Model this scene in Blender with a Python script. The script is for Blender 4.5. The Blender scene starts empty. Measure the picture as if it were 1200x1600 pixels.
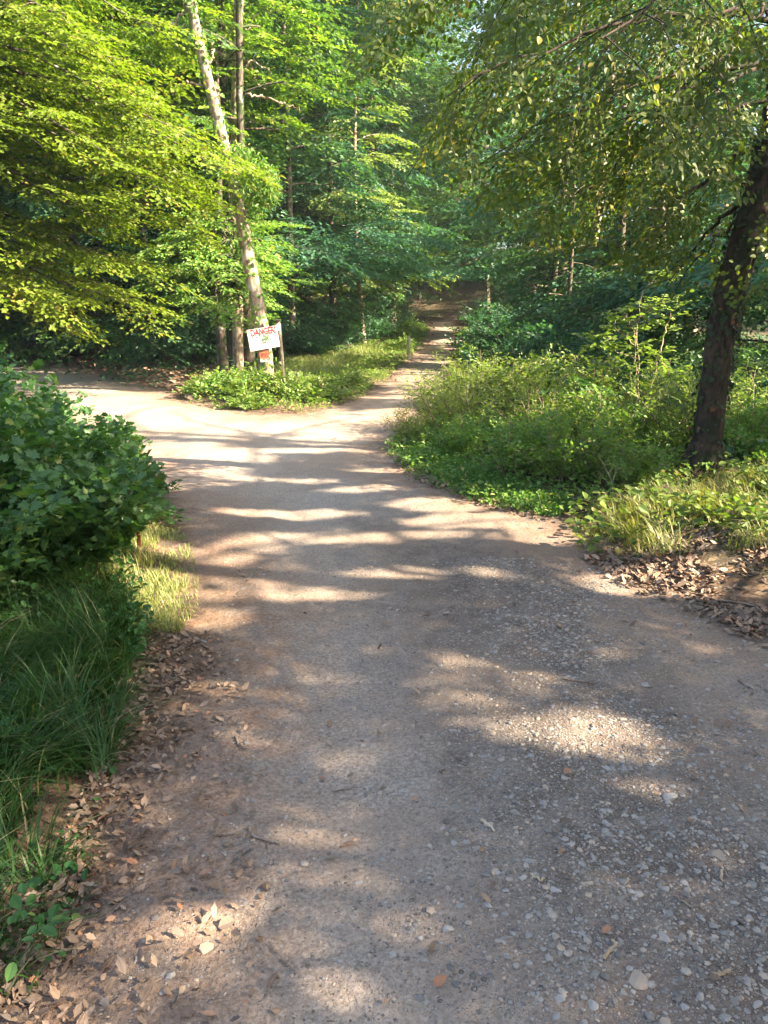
import bpy, math, random
import numpy as np
from math import sin, cos, tan, radians as R, pi, sqrt

random.seed(7)
RNG = np.random.default_rng(7)
scene = bpy.context.scene

# ------------------------------------------------------------------ camera
F = 1244.0                                   # focal length in pixels of the 1200 x 1600 photo
PITCH = math.atan((800 - 470) / F)
EYE = np.array([0.0, 0.0, 1.55])
cam_d = bpy.data.cameras.new('camera')
cam = bpy.data.objects.new('camera', cam_d)
scene.collection.objects.link(cam)
cam.location = EYE
cam.rotation_euler = (pi / 2 - PITCH, 0, 0)
cam_d.sensor_fit = 'VERTICAL'
cam_d.sensor_height = 36.0
cam_d.lens = 36.0 * F / 1600
cam_d.clip_start = 0.05
cam_d.clip_end = 1500
scene.camera = cam

# ------------------------------------------------------------------ sky, sun, exposure
AZ, EL = 105.0, 33.0                         # clockwise from straight ahead; height
SUN = np.array([sin(R(AZ)) * cos(R(EL)), cos(R(AZ)) * cos(R(EL)), sin(R(EL))])
world = bpy.data.worlds.new('World')
scene.world = world
world.use_nodes = True
wn = world.node_tree
for n in list(wn.nodes):
    wn.nodes.remove(n)
sky = wn.nodes.new('ShaderNodeTexSky')
sky.sky_type = 'NISHITA'
sky.sun_disc = False
sky.sun_elevation = R(EL)
sky.sun_rotation = R(AZ)
sky.air_density = 0.75
sky.dust_density = 3.0
sky.ozone_density = 0.5
bgn = wn.nodes.new('ShaderNodeBackground')
bgn.inputs['Strength'].default_value = 0.098
won = wn.nodes.new('ShaderNodeOutputWorld')
wn.links.new(sky.outputs[0], bgn.inputs[0])
wn.links.new(bgn.outputs[0], won.inputs[0])
sun_d = bpy.data.lights.new('sun', 'SUN')
sun_d.energy = 5.0
sun_d.angle = R(0.5)
sun_d.color = (1.0, 0.84, 0.64)
sun_o = bpy.data.objects.new('sun', sun_d)
scene.collection.objects.link(sun_o)
from mathutils import Vector, Matrix
sun_o.rotation_euler = Vector(SUN).to_track_quat('Z', 'Y').to_euler()
sun_o.location = (20, -5, 20)
scene.view_settings.view_transform = 'Standard'
scene.view_settings.look = 'None'
scene.view_settings.gamma = 1.0
scene.view_settings.exposure = 3.0
scene.cycles.max_bounces = 7
scene.cycles.diffuse_bounces = 4
scene.cycles.glossy_bounces = 2
scene.cycles.transmission_bounces = 5
scene.cycles.use_denoising = True
scene.cycles.caustics_reflective = False
scene.cycles.caustics_refractive = False

# ------------------------------------------------------------------ numpy helpers
def _h(ix, iy, s):
    n = (ix.astype(np.int64) * 374761393 + iy.astype(np.int64) * 668265263 + s * 1442695041) & 0xffffffff
    n = ((n ^ (n >> 13)) * 1274126177) & 0xffffffff
    n = n ^ (n >> 16)
    return (n & 0xffff) / 65535.0

def vnoise(x, y, s=0):
    x = np.asarray(x, float); y = np.asarray(y, float)
    ix = np.floor(x); iy = np.floor(y)
    fx = x - ix; fy = y - iy
    fx = fx * fx * (3 - 2 * fx); fy = fy * fy * (3 - 2 * fy)
    a = _h(ix, iy, s); b = _h(ix + 1, iy, s); c = _h(ix, iy + 1, s); d = _h(ix + 1, iy + 1, s)
    return a + (b - a) * fx + (c - a) * fy + (a - b - c + d) * fx * fy

def fbm(x, y, s=0, o=4):
    t = 0; a = 0.5; n = 0
    for k in range(o):
        t = t + a * vnoise(x * 2 ** k + 17.3 * k, y * 2 ** k - 9.1 * k, s + k); n += a; a *= 0.5
    return t / n

def sstep(a, b, x):
    t = np.clip((np.asarray(x, float) - a) / (b - a), 0, 1)
    return t * t * (3 - 2 * t)

def unit(v):
    v = np.asarray(v, float)
    return v / np.maximum(np.linalg.norm(v, axis=-1, keepdims=True), 1e-9)

FW = np.array([0, cos(PITCH), -sin(PITCH)]); UP = np.array([0, sin(PITCH), cos(PITCH)]); RT = np.array([1.0, 0, 0])

def ray(px, py):
    return RT * ((px - 600) / F) + UP * ((800 - py) / F) + FW

def proj(P):
    P = np.asarray(P, float) - EYE
    d = P @ FW
    d = np.where(d < 0.05, 0.05, d)
    return 600 + F * (P @ RT) / d, 800 - F * (P @ UP) / d

def at_y(px, py, Y):
    """point seen at a pixel of the photo, at Y metres ahead"""
    d = ray(px, py)
    return EYE + d * (Y / d[1])

# ------------------------------------------------------------------ terrain
def Hbase(x, y):
    x = np.asarray(x, float); y = np.asarray(y, float)
    h = 0.022 * np.maximum(y - 17, 0) * (1 - .75 * sstep(-3, -7, x)) + 0.10 * np.maximum(y - 44, 0) * sstep(44, 52, y) * (1 - 0.5 * sstep(60, 120, y))
    h = h + 1.9 * sstep(26, 34, y) * sstep(-9.5, -16, x)          # bank above the left fork
    h = h - 0.5 * sstep(9, 14, y) * sstep(3.2, 8, x) * (1 - sstep(26, 38, y))
    h = np.minimum(h, 9 + 0 * h)
    return h

def ground_hit(px, py, HF):
    d = ray(px, py)
    t = 0.5
    lo = t
    while t < 400:
        p = EYE + d * t
        if p[2] < float(HF(p[0], p[1])):
            a, b = lo, t
            for _ in range(24):
                m = (a + b) / 2; q = EYE + d * m
                if q[2] < float(HF(q[0], q[1])): b = m
                else: a = m
            return EYE + d * b
        lo = t
        t *= 1.03
    return EYE + d * 60

road_px = [(60, 1640), (150, 1500), (215, 1300), (330, 1120), (352, 950), (318, 880), (292, 800), (250, 740), (205, 694),
           (120, 662), (50, 630), (-60, 600), (-260, 570), (-260, 545), (-60, 549), (30, 560), (120, 577), (220, 604), (300, 632),
           (400, 650), (480, 648), (560, 630), (620, 592), (646, 560), (667, 530), (674, 512), (684, 501)]
road_px_r = [(707, 501), (712, 520), (716, 545), (704, 580), (668, 620), (615, 668), (596, 705), (640, 748), (740, 790),
             (850, 818), (920, 868), (1010, 915), (1200, 985), (1400, 1030)]
ROAD = [ground_hit(a, b, Hbase)[:2] for a, b in road_px]
ROAD += [np.array([ROAD[-1][0] + 2.0, ROAD[-1][1] + 7]), np.array([ROAD[-1][0] + 6.5, ROAD[-1][1] + 9.0]), np.array([ROAD[-1][0] + 6.5, ROAD[-1][1] + 7.4])]
ROAD += [ground_hit(a, b, Hbase)[:2] for a, b in road_px_r]
ROAD += [np.array([6.0, 0.5]), np.array([6.5, -12.0]), np.array([-1.6, -12.0]), np.array([-1.25, 0.3])]
ROAD = np.array(ROAD)

def road_sd(x, y):
    """signed distance to the road edge, positive outside it"""
    x = np.asarray(x, float).ravel(); y = np.asarray(y, float).ravel()
    best = np.full(x.shape, 1e9); ins = np.zeros(x.shape, bool)
    n = len(ROAD)
    for i in range(n):
        a = ROAD[i]; b = ROAD[(i + 1) % n]
        ab = b - a
        t = np.clip(((x - a[0]) * ab[0] + (y - a[1]) * ab[1]) / (ab @ ab), 0, 1)
        d = np.hypot(x - a[0] - t * ab[0], y - a[1] - t * ab[1])
        best = np.minimum(best, d)
        c = ((a[1] > y) != (b[1] > y))
        with np.errstate(divide='ignore', invalid='ignore'):
            xi = a[0] + (y - a[1]) * ab[0] / (ab[1] if ab[1] != 0 else 1e-9)
        ins ^= c & (x < xi)
    return np.where(ins, -best, best)

def H(x, y, sd=None):
    x = np.asarray(x, float); y = np.asarray(y, float); shp = x.shape
    if sd is None:
        sd = road_sd(x, y).reshape(shp)
    h = Hbase(x, y) + 0.13 * sstep(0.05, 1.3, sd) * (1 - .8 * sstep(14, 18, y)) + 0.10 * (fbm(x * .5, y * .5, 3) - .5) * sstep(.3, 3, sd)
    near = sstep(16, 8, y) * sstep(0, -.4, sd)
    xc = -.12 - .13 * np.clip(y - 2, -1, 8)
    h = h - near * .022 * (np.exp(-((x - xc) / .35) ** 2) + np.exp(-((x - 1.75 + .05 * y) / .33) ** 2)) + near * .018 * np.exp(-((x - .75) / .5) ** 2)
    h = h + near * .03 * (fbm(x * 2.6, y * 2.6, 12, 3) - .5)
    h = h + (fbm(x * 1.1, y * 1.1, 11, 3) - .5) * 0.05 + (fbm(x * 9, y * 9, 21, 3) - .5) * 0.012
    return h

def Hs(x, y):
    return float(H(np.array([x]), np.array([y]))[0])

def G(px, py):
    """ground point under a pixel of the photo"""
    off = 0.0
    for _ in range(3):
        p = ground_hit(px, py, lambda a, b: Hbase(a, b) + off)
        off = Hs(p[0], p[1]) - float(Hbase(p[0], p[1]))
    return p

# ------------------------------------------------------------------ mesh helpers
def mesh_from(name, V, faces, attrs=None, smooth=False):
    """faces: list of int arrays (n, k); attrs: {name: per-face values} in the order of the faces"""
    me = bpy.data.meshes.new(name)
    V = np.asarray(V, np.float32)
    me.vertices.add(len(V)); me.vertices.foreach_set('co', V.ravel())
    faces = [f for f in faces if len(f)]
    tot = sum(f.size for f in faces); nf = sum(len(f) for f in faces)
    me.loops.add(tot); me.polygons.add(nf)
    li = np.concatenate([f.ravel() for f in faces]).astype(np.int32)
    sizes = np.concatenate([np.full(len(f), f.shape[1], np.int32) for f in faces])
    st = np.concatenate([[0], np.cumsum(sizes)[:-1]]).astype(np.int32)
    me.loops.foreach_set('vertex_index', li)
    me.polygons.foreach_set('loop_start', st)
    if attrs:
        for k, v in attrs.items():
            v = np.asarray(v, np.float32)
            dom = 'FACE' if len(v) == nf else 'POINT'
            a = me.attributes.new(k, 'FLOAT', dom); a.data.foreach_set('value', v)
    me.update(calc_edges=True)
    me.polygons.foreach_set('use_smooth', np.full(nf, smooth, bool))
    return me

def link(name, me, mat, parent=None, loc=None):
    if mat and not me.materials:
        me.materials.append(mat)
    o = bpy.data.objects.new(name, me)
    scene.collection.objects.link(o)
    if parent: o.parent = parent
    if loc is not None: o.location = loc
    return o

def tag(o, label=None, cat=None, group=None, kind=None):
    if label: o['label'] = label
    if cat: o['category'] = cat
    if group: o['group'] = group
    if kind: o['kind'] = kind
    return o

def empty(name, loc, rz=0.0, sc=1.0):
    o = bpy.data.objects.new(name, None)
    scene.collection.objects.link(o)
    o.empty_display_size = .2
    o.location = loc; o.rotation_euler = (0, 0, rz); o.scale = (sc, sc, sc)
    return o

KIDS = {}
def part(name, me, mat, root):
    o = link(name, me, mat, root)
    KIDS.setdefault(root.as_pointer(), []).append(o)
    return o

def dup(root, loc, rz, sc=1.0, tilt=(0, 0)):
    c = root.copy(); scene.collection.objects.link(c)
    c.location = loc; c.rotation_euler = (tilt[0], tilt[1], rz); c.scale = (sc, sc, sc)
    for ch in KIDS.get(root.as_pointer(), []):
        k = ch.copy(); scene.collection.objects.link(k); k.parent = c
    return c

class Soup:
    def __init__(s):
        s.V = []; s.F = {}; s.n = 0; s.A = {}
    def add(s, V, F, a=None):
        F = np.asarray(F)
        s.V.append(np.asarray(V, float)); s.F.setdefault(F.shape[1], []).append(F + s.n)
        s.A.setdefault(F.shape[1], []).append(np.full(len(F), 0.5) if a is None else a)
        s.n += len(V)
    def tube(s, pts, rad, sides=8, cap=True, wob=0.0):
        pts = np.asarray(pts, float); rad = np.broadcast_to(np.asarray(rad, float), (len(pts),))
        t = unit(np.gradient(pts, axis=0))
        ref = np.array([0.31, 0.95, 0.05]) if abs(t[0][2]) > .7 else np.array([0.02, 0.05, 1.0])
        u = unit(np.cross(t, ref)); v = np.cross(t, u)
        a = np.linspace(0, 2 * pi, sides, endpoint=False)
        rr = rad[:, None] * (1 + wob * (RNG.random((len(pts), sides)) - .5)) if wob else np.repeat(rad[:, None], sides, 1)
        P = pts[:, None] + rr[..., None] * (np.cos(a)[None, :, None] * u[:, None] + np.sin(a)[None, :, None] * v[:, None])
        n = len(pts); P = P.reshape(-1, 3)
        i = np.arange(n - 1)[:, None] * sides; j = np.arange(sides)[None]
        j2 = (j + 1) % sides
        Q = np.stack([i + j, i + j2, i + sides + j2, i + sides + j], -1).reshape(-1, 4)
        s.add(P, Q)
    def mesh(s, name, smooth=True):
        ks = sorted(s.F)
        if not ks: return bpy.data.meshes.new(name)
        return mesh_from(name, np.concatenate(s.V), [np.concatenate(s.F[k]) for k in ks],
                         {'tint': np.concatenate([np.concatenate(s.A[k]) for k in ks])}, smooth)

# outline of half a leaf: (along, across); mirrored for the other half
LEAF = {
    'diamond': [(0, 0), (.48, .34), (1, 0)],
    'ovate':   [(0, 0), (.14, .22), (.42, .35), (.76, .24), (1.0, 0)],
    'lobed':   [(.05, 0), (.0, .30), (.16, .28), (.30, .56), (.46, .30), (.72, .42), (.74, .20), (1.02, 0)],
    'dry':    [(0, 0), (.12, .09), (.34, .27), (.50, .20), (.64, .24), (.84, .08), (1.0, 0)],
    'narrow':  [(0, 0), (.35, .15), (.75, .11), (1, 0)],
}
def leaf_mesh(name, P, D, N, size, shape='ovate', fold=0.25, bend=0.15, tint=None, rng=RNG):
    n = len(P)
    if n == 0:
        return bpy.data.meshes.new(name)
    D = unit(D); N = unit(N - (N * D).sum(-1, keepdims=True) * D); S = np.cross(N, D)
    o = np.array(LEAF[shape]); k = len(o)
    size = np.broadcast_to(np.asarray(size, float), (n,))
    wid = size * (0.85 + .3 * rng.random(n))
    vs = []
    bd = bend * (0.3 + 1.4 * rng.random(n))
    for (a, w) in o:
        vs.append(P + D * (a * size)[:, None] + S * (w * wid)[:, None] + N * ((w * fold * size) - bd * a * a * size)[:, None])
    for (a, w) in o[1:-1]:
        vs.append(P + D * (a * size)[:, None] - S * (w * wid)[:, None] + N * ((w * fold * size) - bd * a * a * size)[:, None])
    V = np.stack(vs, 1).reshape(-1, 3); m = len(vs)
    b = np.arange(n)[:, None] * m
    f1 = np.array(list(range(k)))
    f2 = np.array([0] + [k - 1] + [k + j for j in range(k - 3, -1, -1)])
    Fc = [np.concatenate([b + f1[::-1], b + f2[::-1]])]
    if tint is None: tint = rng.random(n)
    return mesh_from(name, V, Fc, {'tint': np.concatenate([tint, tint])})

# ------------------------------------------------------------------ where sunlight gets through the roof of leaves
LIT_PX = [(250, 652, 350, 30), (130, 628, 120, 24), (545, 684, 100, 12), (25, 590, 60, 16), (120, 640, 120, 30),
          (440, 748, 90, 4), (560, 763, 80, 4), (480, 703, 160, 4), (330, 706, 60, 4), (600, 735, 50, 4),
          (450, 800, 120, 7), (700, 790, 110, 9), (770, 818, 130, 14), (560, 838, 190, 7), (640, 900, 150, 10), (850, 842, 110, 12),
          (400, 905, 60, 16), (440, 925, 160, 5), (330, 965, 50, 18), (340, 870, 70, 10), (390, 850, 60, 6),
          (235, 900, 75, 70), (1080, 820, 190, 55), (1120, 905, 140, 28), (1000, 905, 90, 8), (960, 930, 70, 12),
          (890, 1153, 115, 30), (700, 1120, 40, 6), (1020, 1278, 50, 8), (1175, 1310, 50, 22), (1000, 1225, 50, 8),
          (315, 1455, 60, 24), (375, 1402, 36, 8), (240, 1500, 50, 14), (560, 1535, 60, 9), (60, 1585, 90, 24), (470, 1390, 30, 6),
          (330, 1088, 60, 8), (820, 1280, 30, 8), (1110, 1150, 30, 7),
          (690, 546, 32, 7), (676, 566, 36, 5), (690, 528, 26, 4), (650, 612, 50, 6), (694, 508, 22, 5), (675, 487, 45, 9), (560, 660, 80, 8), (600, 645, 60, 7), (650, 603, 34, 4), (640, 620, 60, 4), (694, 515, 16, 2),
          (560, 556, 85, 12), (612, 590, 60, 12)]
# solid regions (centre, radii) whose plants stand in the sun in the photograph
LIT_VOL = []
def lit_vol(px, py, Y, rpx, rpy, rY):
    c = at_y(px, py, Y); LIT_VOL.append((c, np.array([rpx / F * Y, rY, rpy / F * Y])))
lit_vol(150, 230, 12.0, 200, 230, 2.2)       # left beech foliage
lit_vol(60, 330, 11.0, 180, 200, 2.2)
lit_vol(330, 60, 16.5, 150, 110, 1.2)
lit_vol(405, 540, 15.2, 34, 60, .6)          # danger sign and its tree
lit_vol(385, 400, 15.5, 45, 90, .6)
lit_vol(350, 160, 15.5, 50, 130, .6)
lit_vol(400, 290, 15.5, 60, 60, .7)
lit_vol(400, 615, 14.6, 90, 14, .5)
lit_vol(690, 620, 9.6, 90, 40, 1.0)          # thicket tops
lit_vol(830, 625, 8.8, 170, 26, .8)
lit_vol(1000, 640, 8.4, 90, 40, .6)
lit_vol(1010, 510, 8.6, 70, 90, .5)
lit_vol(1150, 680, 8.0, 60, 40, .6)
lit_vol(565, 270, 25, 95, 110, 3.0)           # far crown in the sun
lit_vol(270, 470, 15.5, 90, 30, .8)
lit_vol(1060, 120, 12.0, 60, 90, 1.0)
lit_vol(110, 700, 5.5, 130, 60, .6)
for a_ in [(690, 630, 9.6, 100, 55, 1.2), (830, 660, 8.6, 190, 60, .9), (940, 690, 8.0, 150, 50, .7), (1080, 130, 6.6, 110, 120, 1.2), (900, 260, 6.8, 100, 60, .8), (780, 160, 6.4, 70, 60, .6), (1170, 640, 8.5, 70, 60, .8), (640, 320, 30, 40, 60, 2), (720, 350, 26, 40, 60, 1.5), (780, 240, 22, 50, 60, 1.5), (870, 330, 18, 60, 60, 1.2), 
           (750, 470, 21, 50, 50, 1.2), (690, 470, 50, 60, 25, 4), (450, 330, 20, 50, 80, 1.2), (540, 420, 26, 50, 40, 1.5), (930, 430, 17, 60, 40, 1), (610, 430, 34, 50, 50, 2), (880, 150, 20, 80, 80, 1.5), (1150, 560, 13, 60, 60, .8)]:
    lit_vol(*a_)
LIT_PX = np.array(LIT_PX, float)

def lets_light(P):
    """True where a leaf at P would shade a place that is sunlit in the photograph"""
    t = P[:, 2] / SUN[2]
    Gp = P - SUN * t[:, None]
    px, py = proj(Gp)
    ok = (Gp[:, 1] > .3)
    wob = (fbm(Gp[:, 0] * 2.2, Gp[:, 1] * 5, 5, 3) - .5) * .95
    hit = np.zeros(len(P), bool)
    for (cx, cy, rx, ry) in LIT_PX:
        d = np.hypot((px - cx) / rx, (py - cy) / ry)
        hit |= (d + wob) < 1.0
    hit &= ok
    for c, r in LIT_VOL:
        q = (P - c) / r; s = -SUN / r
        b = (q @ s); a = s @ s
        tt = -b / a
        dm = np.linalg.norm(q + s * tt[:, None], axis=1)
        w = (fbm((P[:, 1] + P[:, 0] * .26) * 1.3, P[:, 2] * 1.3 - P[:, 0] * .8, 9, 3) - .5) * .9
        hit |= ((dm + w) < 1.0) & (tt > 0.3)
    return hit

# ------------------------------------------------------------------ materials
def new_mat(name):
    m = bpy.data.materials.new(name); m.use_nodes = True
    nt = m.node_tree
    for n in list(nt.nodes): nt.nodes.remove(n)
    return m, nt

class NT:
    def __init__(s, name):
        s.m, s.nt = new_mat(name)
        s.out = s.n('ShaderNodeOutputMaterial')
    def n(s, t, **kw):
        nd = s.nt.nodes.new(t)
        for k, v in kw.items(): setattr(nd, k, v)
        return nd
    def l(s, a, b): s.nt.links.new(a, b)
    def put(s, sock, v):
        if hasattr(v, 'is_linked') or isinstance(v, bpy.types.NodeSocket): s.l(v, sock)
        else: sock.default_value = v
    def attr(s, name):
        a = s.n('ShaderNodeAttribute'); a.attribute_name = name; return a.outputs['Fac']
    def math(s, op, a, b=0.0, clamp=False):
        n = s.n('ShaderNodeMath', operation=op); n.use_clamp = clamp
        s.put(n.inputs[0], a); s.put(n.inputs[1], b); return n.outputs[0]
    def mix(s, f, a, b, mode='MIX'):
        n = s.n('ShaderNodeMix', data_type='RGBA', blend_type=mode)
        s.put(n.inputs[0], f); s.put(n.inputs[6], col(a)); s.put(n.inputs[7], col(b)); return n.outputs[2]
    def coord(s):
        return s.n('ShaderNodeTexCoord').outputs['Object']
    def noise(s, v, scale, detail=5, rough=.55):
        n = s.n('ShaderNodeTexNoise'); s.l(v, n.inputs['Vector'])
        n.inputs['Scale'].default_value = scale; n.inputs['Detail'].default_value = detail; n.inputs['Roughness'].default_value = rough
        return n.outputs['Fac']
    def vor(s, v, scale, feature='F1', rnd=1.0):
        n = s.n('ShaderNodeTexVoronoi', feature=feature); s.l(v, n.inputs['Vector'])
        n.inputs['Scale'].default_value = scale; n.inputs['Randomness'].default_value = rnd
        return n
    def ramp(s, f, stops):
        n = s.n('ShaderNodeValToRGB'); s.l(f, n.inputs[0])
        e = n.color_ramp.elements
        while len(e) < len(stops): e.new(.5)
        for i, (p, c) in enumerate(stops):
            e[i].position = p; e[i].color = col(c)
        return n.outputs[0]
    def step(s, f, a, b):
        n = s.n('ShaderNodeMapRange', interpolation_type='SMOOTHSTEP'); s.put(n.inputs[0], f)
        n.inputs[1].default_value = a; n.inputs[2].default_value = b
        return n.outputs[0]
    def finish(s, color, rough=.85, bump=None, bs=.4, bd=.01, spec=.3):
        p = s.n('ShaderNodeBsdfPrincipled')
        s.put(p.inputs['Base Color'], col(color)); s.put(p.inputs['Roughness'], rough)
        p.inputs['Specular IOR Level'].default_value = spec
        if bump is not None:
            b = s.n('ShaderNodeBump'); b.inputs['Strength'].default_value = bs; b.inputs['Distance'].default_value = bd
            s.l(bump, b.inputs['Height']); s.l(b.outputs[0], p.inputs['Normal'])
        s.l(p.outputs[0], s.out.inputs[0])
        return s.m

def col(c):
    if isinstance(c, (tuple, list)) and len(c) == 3: return (c[0], c[1], c[2], 1.0)
    return c

def leaf_mat(name, a, b, c=None, trans=.42, rough=.5, objvar=.25, tcol=None):
    """a, b: the two ends of the leaf-to-leaf colour range; c: the odd yellow leaf"""
    t = NT(name)
    f = t.attr('tint')
    colr = t.mix(f, a, b)
    if c is not None:
        colr = t.mix(t.math('GREATER_THAN', f, .93), colr, c)
    oi = t.n('ShaderNodeObjectInfo').outputs['Random']
    hs = t.n('ShaderNodeHueSaturation')
    t.l(colr, hs.inputs['Color'])
    t.l(t.math('ADD', t.math('MULTIPLY', oi, objvar * .12), .5 - objvar * .06), hs.inputs['Hue'])
    t.l(t.math('ADD', t.math('MULTIPLY', oi, objvar * 1.6), 1 - objvar * .8), hs.inputs['Value'])
    p = t.n('ShaderNodeBsdfPrincipled')
    t.l(hs.outputs[0], p.inputs['Base Color'])
    p.inputs['Roughness'].default_value = rough
    p.inputs['Specular IOR Level'].default_value = .35
    tr = t.n('ShaderNodeBsdfTranslucent')
    warm = t.mix(1.0, hs.outputs[0], tcol or (1.25, 1.4, .5), 'MULTIPLY')
    t.l(warm, tr.inputs['Color'])
    mx = t.n('ShaderNodeMixShader'); mx.inputs[0].default_value = trans
    t.l(p.outputs[0], mx.inputs[1]); t.l(tr.outputs[0], mx.inputs[2])
    t.l(mx.outputs[0], t.out.inputs[0])
    return t.m

M = {}
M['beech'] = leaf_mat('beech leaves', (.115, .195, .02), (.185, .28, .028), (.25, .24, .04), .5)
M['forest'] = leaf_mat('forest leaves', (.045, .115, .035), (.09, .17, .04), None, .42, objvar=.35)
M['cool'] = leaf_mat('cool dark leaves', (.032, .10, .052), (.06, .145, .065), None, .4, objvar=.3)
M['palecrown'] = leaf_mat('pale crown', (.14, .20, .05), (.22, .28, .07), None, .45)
M['olive'] = leaf_mat('olive leaves', (.055, .09, .014), (.12, .14, .02), (.25, .22, .04), .5)
M['hazel'] = leaf_mat('hazel leaves', (.035, .10, .028), (.075, .16, .04), (.11, .17, .035), .42, .42, objvar=.12)
M['thicket'] = leaf_mat('thicket leaves', (.085, .165, .03), (.18, .26, .05), (.27, .24, .08), .42)
M['bright'] = leaf_mat('bright shoots', (.14, .2, .04), (.2, .25, .06), None, .45)
M['ivy'] = leaf_mat('ivy leaves', (.012, .026, .007), (.03, .05, .012), (.12, .05, .02), .15, .6)
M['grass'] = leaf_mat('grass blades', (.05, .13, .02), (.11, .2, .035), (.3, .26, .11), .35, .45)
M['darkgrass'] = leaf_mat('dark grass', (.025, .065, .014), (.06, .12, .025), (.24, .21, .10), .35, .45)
M['palegrass'] = leaf_mat('pale grass', (.16, .2, .06), (.28, .29, .1), (.4, .33, .17), .35, .5)

def litter_mat():
    t = NT('dead leaves')
    f = t.attr('tint')
    c = t.ramp(f, [(0, (.035, .022, .014)), (.35, (.10, .055, .03)), (.65, (.17, .105, .062)), (.9, (.26, .19, .13)), (1.0, (.32, .11, .03))])
    n = t.noise(t.coord(), 60, 3)
    return t.finish(t.mix(.25, c, t.mix(n, (.05, .03, .02), (.5, .4, .3))), .65, n, .3, .002)
M['litter'] = litter_mat()

def bark_mat(name, dark, light, moss=None, mf=.5, scale=1.0, patch=(.5, .47, .42)):
    t = NT(name)
    co = t.coord()
    mp = t.n('ShaderNodeMapping'); t.l(co, mp.inputs[0]); mp.inputs['Scale'].default_value = (1, 1, .35)
    n = t.noise(mp.outputs[0], 18 * scale, 7, .65)
    n2 = t.noise(co, 3.5, 4)
    c = t.mix(t.step(n, .38, .62), dark, light)
    c = t.mix(t.step(n2, .55, .7), c, t.mix(.5, light, patch))
    if moss:
        n3 = t.noise(co, 5.5, 5)
        c = t.mix(t.step(n3, mf - .06, mf + .06), moss, c)
    return t.finish(c, .9, n, .7, .012)
M['bark_pale'] = bark_mat('pale bark', (.16, .11, .075), (.38, .29, .21), (.09, .11, .04), .40)
M['bark_dark'] = bark_mat('dark bark', (.035, .027, .02), (.13, .095, .07), (.035, .05, .015), .47)
M['bark_moss'] = bark_mat('mossy bark', (.012, .009, .006), (.055, .036, .022), (.016, .021, .007), .44, 1.5, (.08, .06, .04))
M['twig'] = bark_mat('twig bark', (.10, .07, .045), (.22, .16, .11))
M['stem'] = bark_mat('pale stems', (.25, .19, .12), (.42, .33, .22))
M['wood'] = bark_mat('weathered timber', (.03, .026, .018), (.09, .075, .05), (.035, .05, .018), .42, 1.6)

# ------------------------------------------------------------------ the ground, one sheet split into forest floor, road and path
def ground_mats():
    def build(name, road):
        t = NT(name)
        co = t.coord()
        sd = t.attr('sd'); tread = t.attr('tread'); coarse = t.attr('coarse'); green = t.attr('green'); dirt = t.attr('dirt')
        big = t.noise(co, .9, 4); mid = t.noise(co, 6, 6, .65); fine = t.noise(co, 70, 4, .7)
        # compacted grey stone dust over brown soil
        f = t.math('ADD', t.math('MULTIPLY', tread, 1.0), t.math('MULTIPLY', t.math('SUBTRACT', mid, .46), 1.9), True)
        soil = t.mix(t.step(fine, .3, .7), (.075, .058, .046), (.16, .125, .098))
        dust = t.mix(t.step(fine, .3, .72), (.205, .170, .134), (.42, .36, .29))
        c = t.mix(f, soil, dust)
        c = t.mix(t.step(big, .4, .62), c, t.mix(.55, c, (.23, .165, .115)))
        # small stones set in the surface
        v1 = t.vor(co, 38); v2 = t.vor(co, 95); v3 = t.vor(co, 210)
        def sep(v):
            s_ = t.n('ShaderNodeSeparateColor'); t.l(v.outputs['Color'], s_.inputs[0]); return s_
        hs = []
        for v, thr, th in ((v1, .82, .30), (v2, .66, .36), (v3, .55, .40)):
            s_ = sep(v)
            th_c = t.math('SUBTRACT', thr + .22, t.math('MULTIPLY', coarse, .3))
            on = t.math('MULTIPLY', t.math('GREATER_THAN', s_.outputs[0], th_c), t.math('SUBTRACT', 1.0, t.step(v.outputs['Distance'], th - .08, th)))
            shade = t.mix(s_.outputs[1], (.10, .085, .07), (.31, .285, .25))
            shade = t.mix(t.step(s_.outputs[2], .7, .9), shade, (.36, .28, .21))
            c = t.mix(on, c, shade)
            hs.append(t.math('MULTIPLY', on, t.math('SUBTRACT', 1.0, v.outputs['Distance'])))
        h = t.math('ADD', t.math('MULTIPLY', hs[0], 1.0), t.math('MULTIPLY', hs[1], .55))
        h = t.math('ADD', h, t.math('MULTIPLY', hs[2], .25))
        h = t.math('ADD', h, t.math('MULTIPLY', fine, .5))
        # off the road: humus and broken leaves
        vl = t.vor(co, 26); s_ = sep(vl)
        hum = t.ramp(s_.outputs[0], [(0, (.05, .034, .022)), (.5, (.13, .075, .042)), (.8, (.22, .14, .085)), (1, (.30, .21, .13))])
        hum = t.mix(t.step(mid, .35, .65), (.05, .036, .024), hum)
        grn = t.mix(t.step(fine, .3, .7), (.03, .05, .014), (.07, .10, .025))
        hum = t.mix(t.math('MULTIPLY', green, t.step(mid, .35, .6)), hum, grn)
        edge = t.math('ADD', sd, t.math('MULTIPLY', t.math('SUBTRACT', mid, .5), .7))
        e = t.step(edge, -.12, .28)
        brown = t.mix(t.step(fine, .3, .7), (.14, .09, .06), (.28, .19, .13))
        c = t.mix(t.math('MULTIPLY', dirt, t.step(mid, .3, .6)), c, brown)
        c = t.mix(e, c, hum)
        h = t.math('ADD', h, t.math('MULTIPLY', t.math('MULTIPLY', e, s_.outputs[1]), .8))
        t.finish(c, .92, t.math('ADD', h, t.math('MULTIPLY', mid, 2.2)), 1.0, .012, .25)
        return t.m
    return build('gravel road', True), build('forest floor', False)

mat_road, mat_floor = ground_mats()

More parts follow.
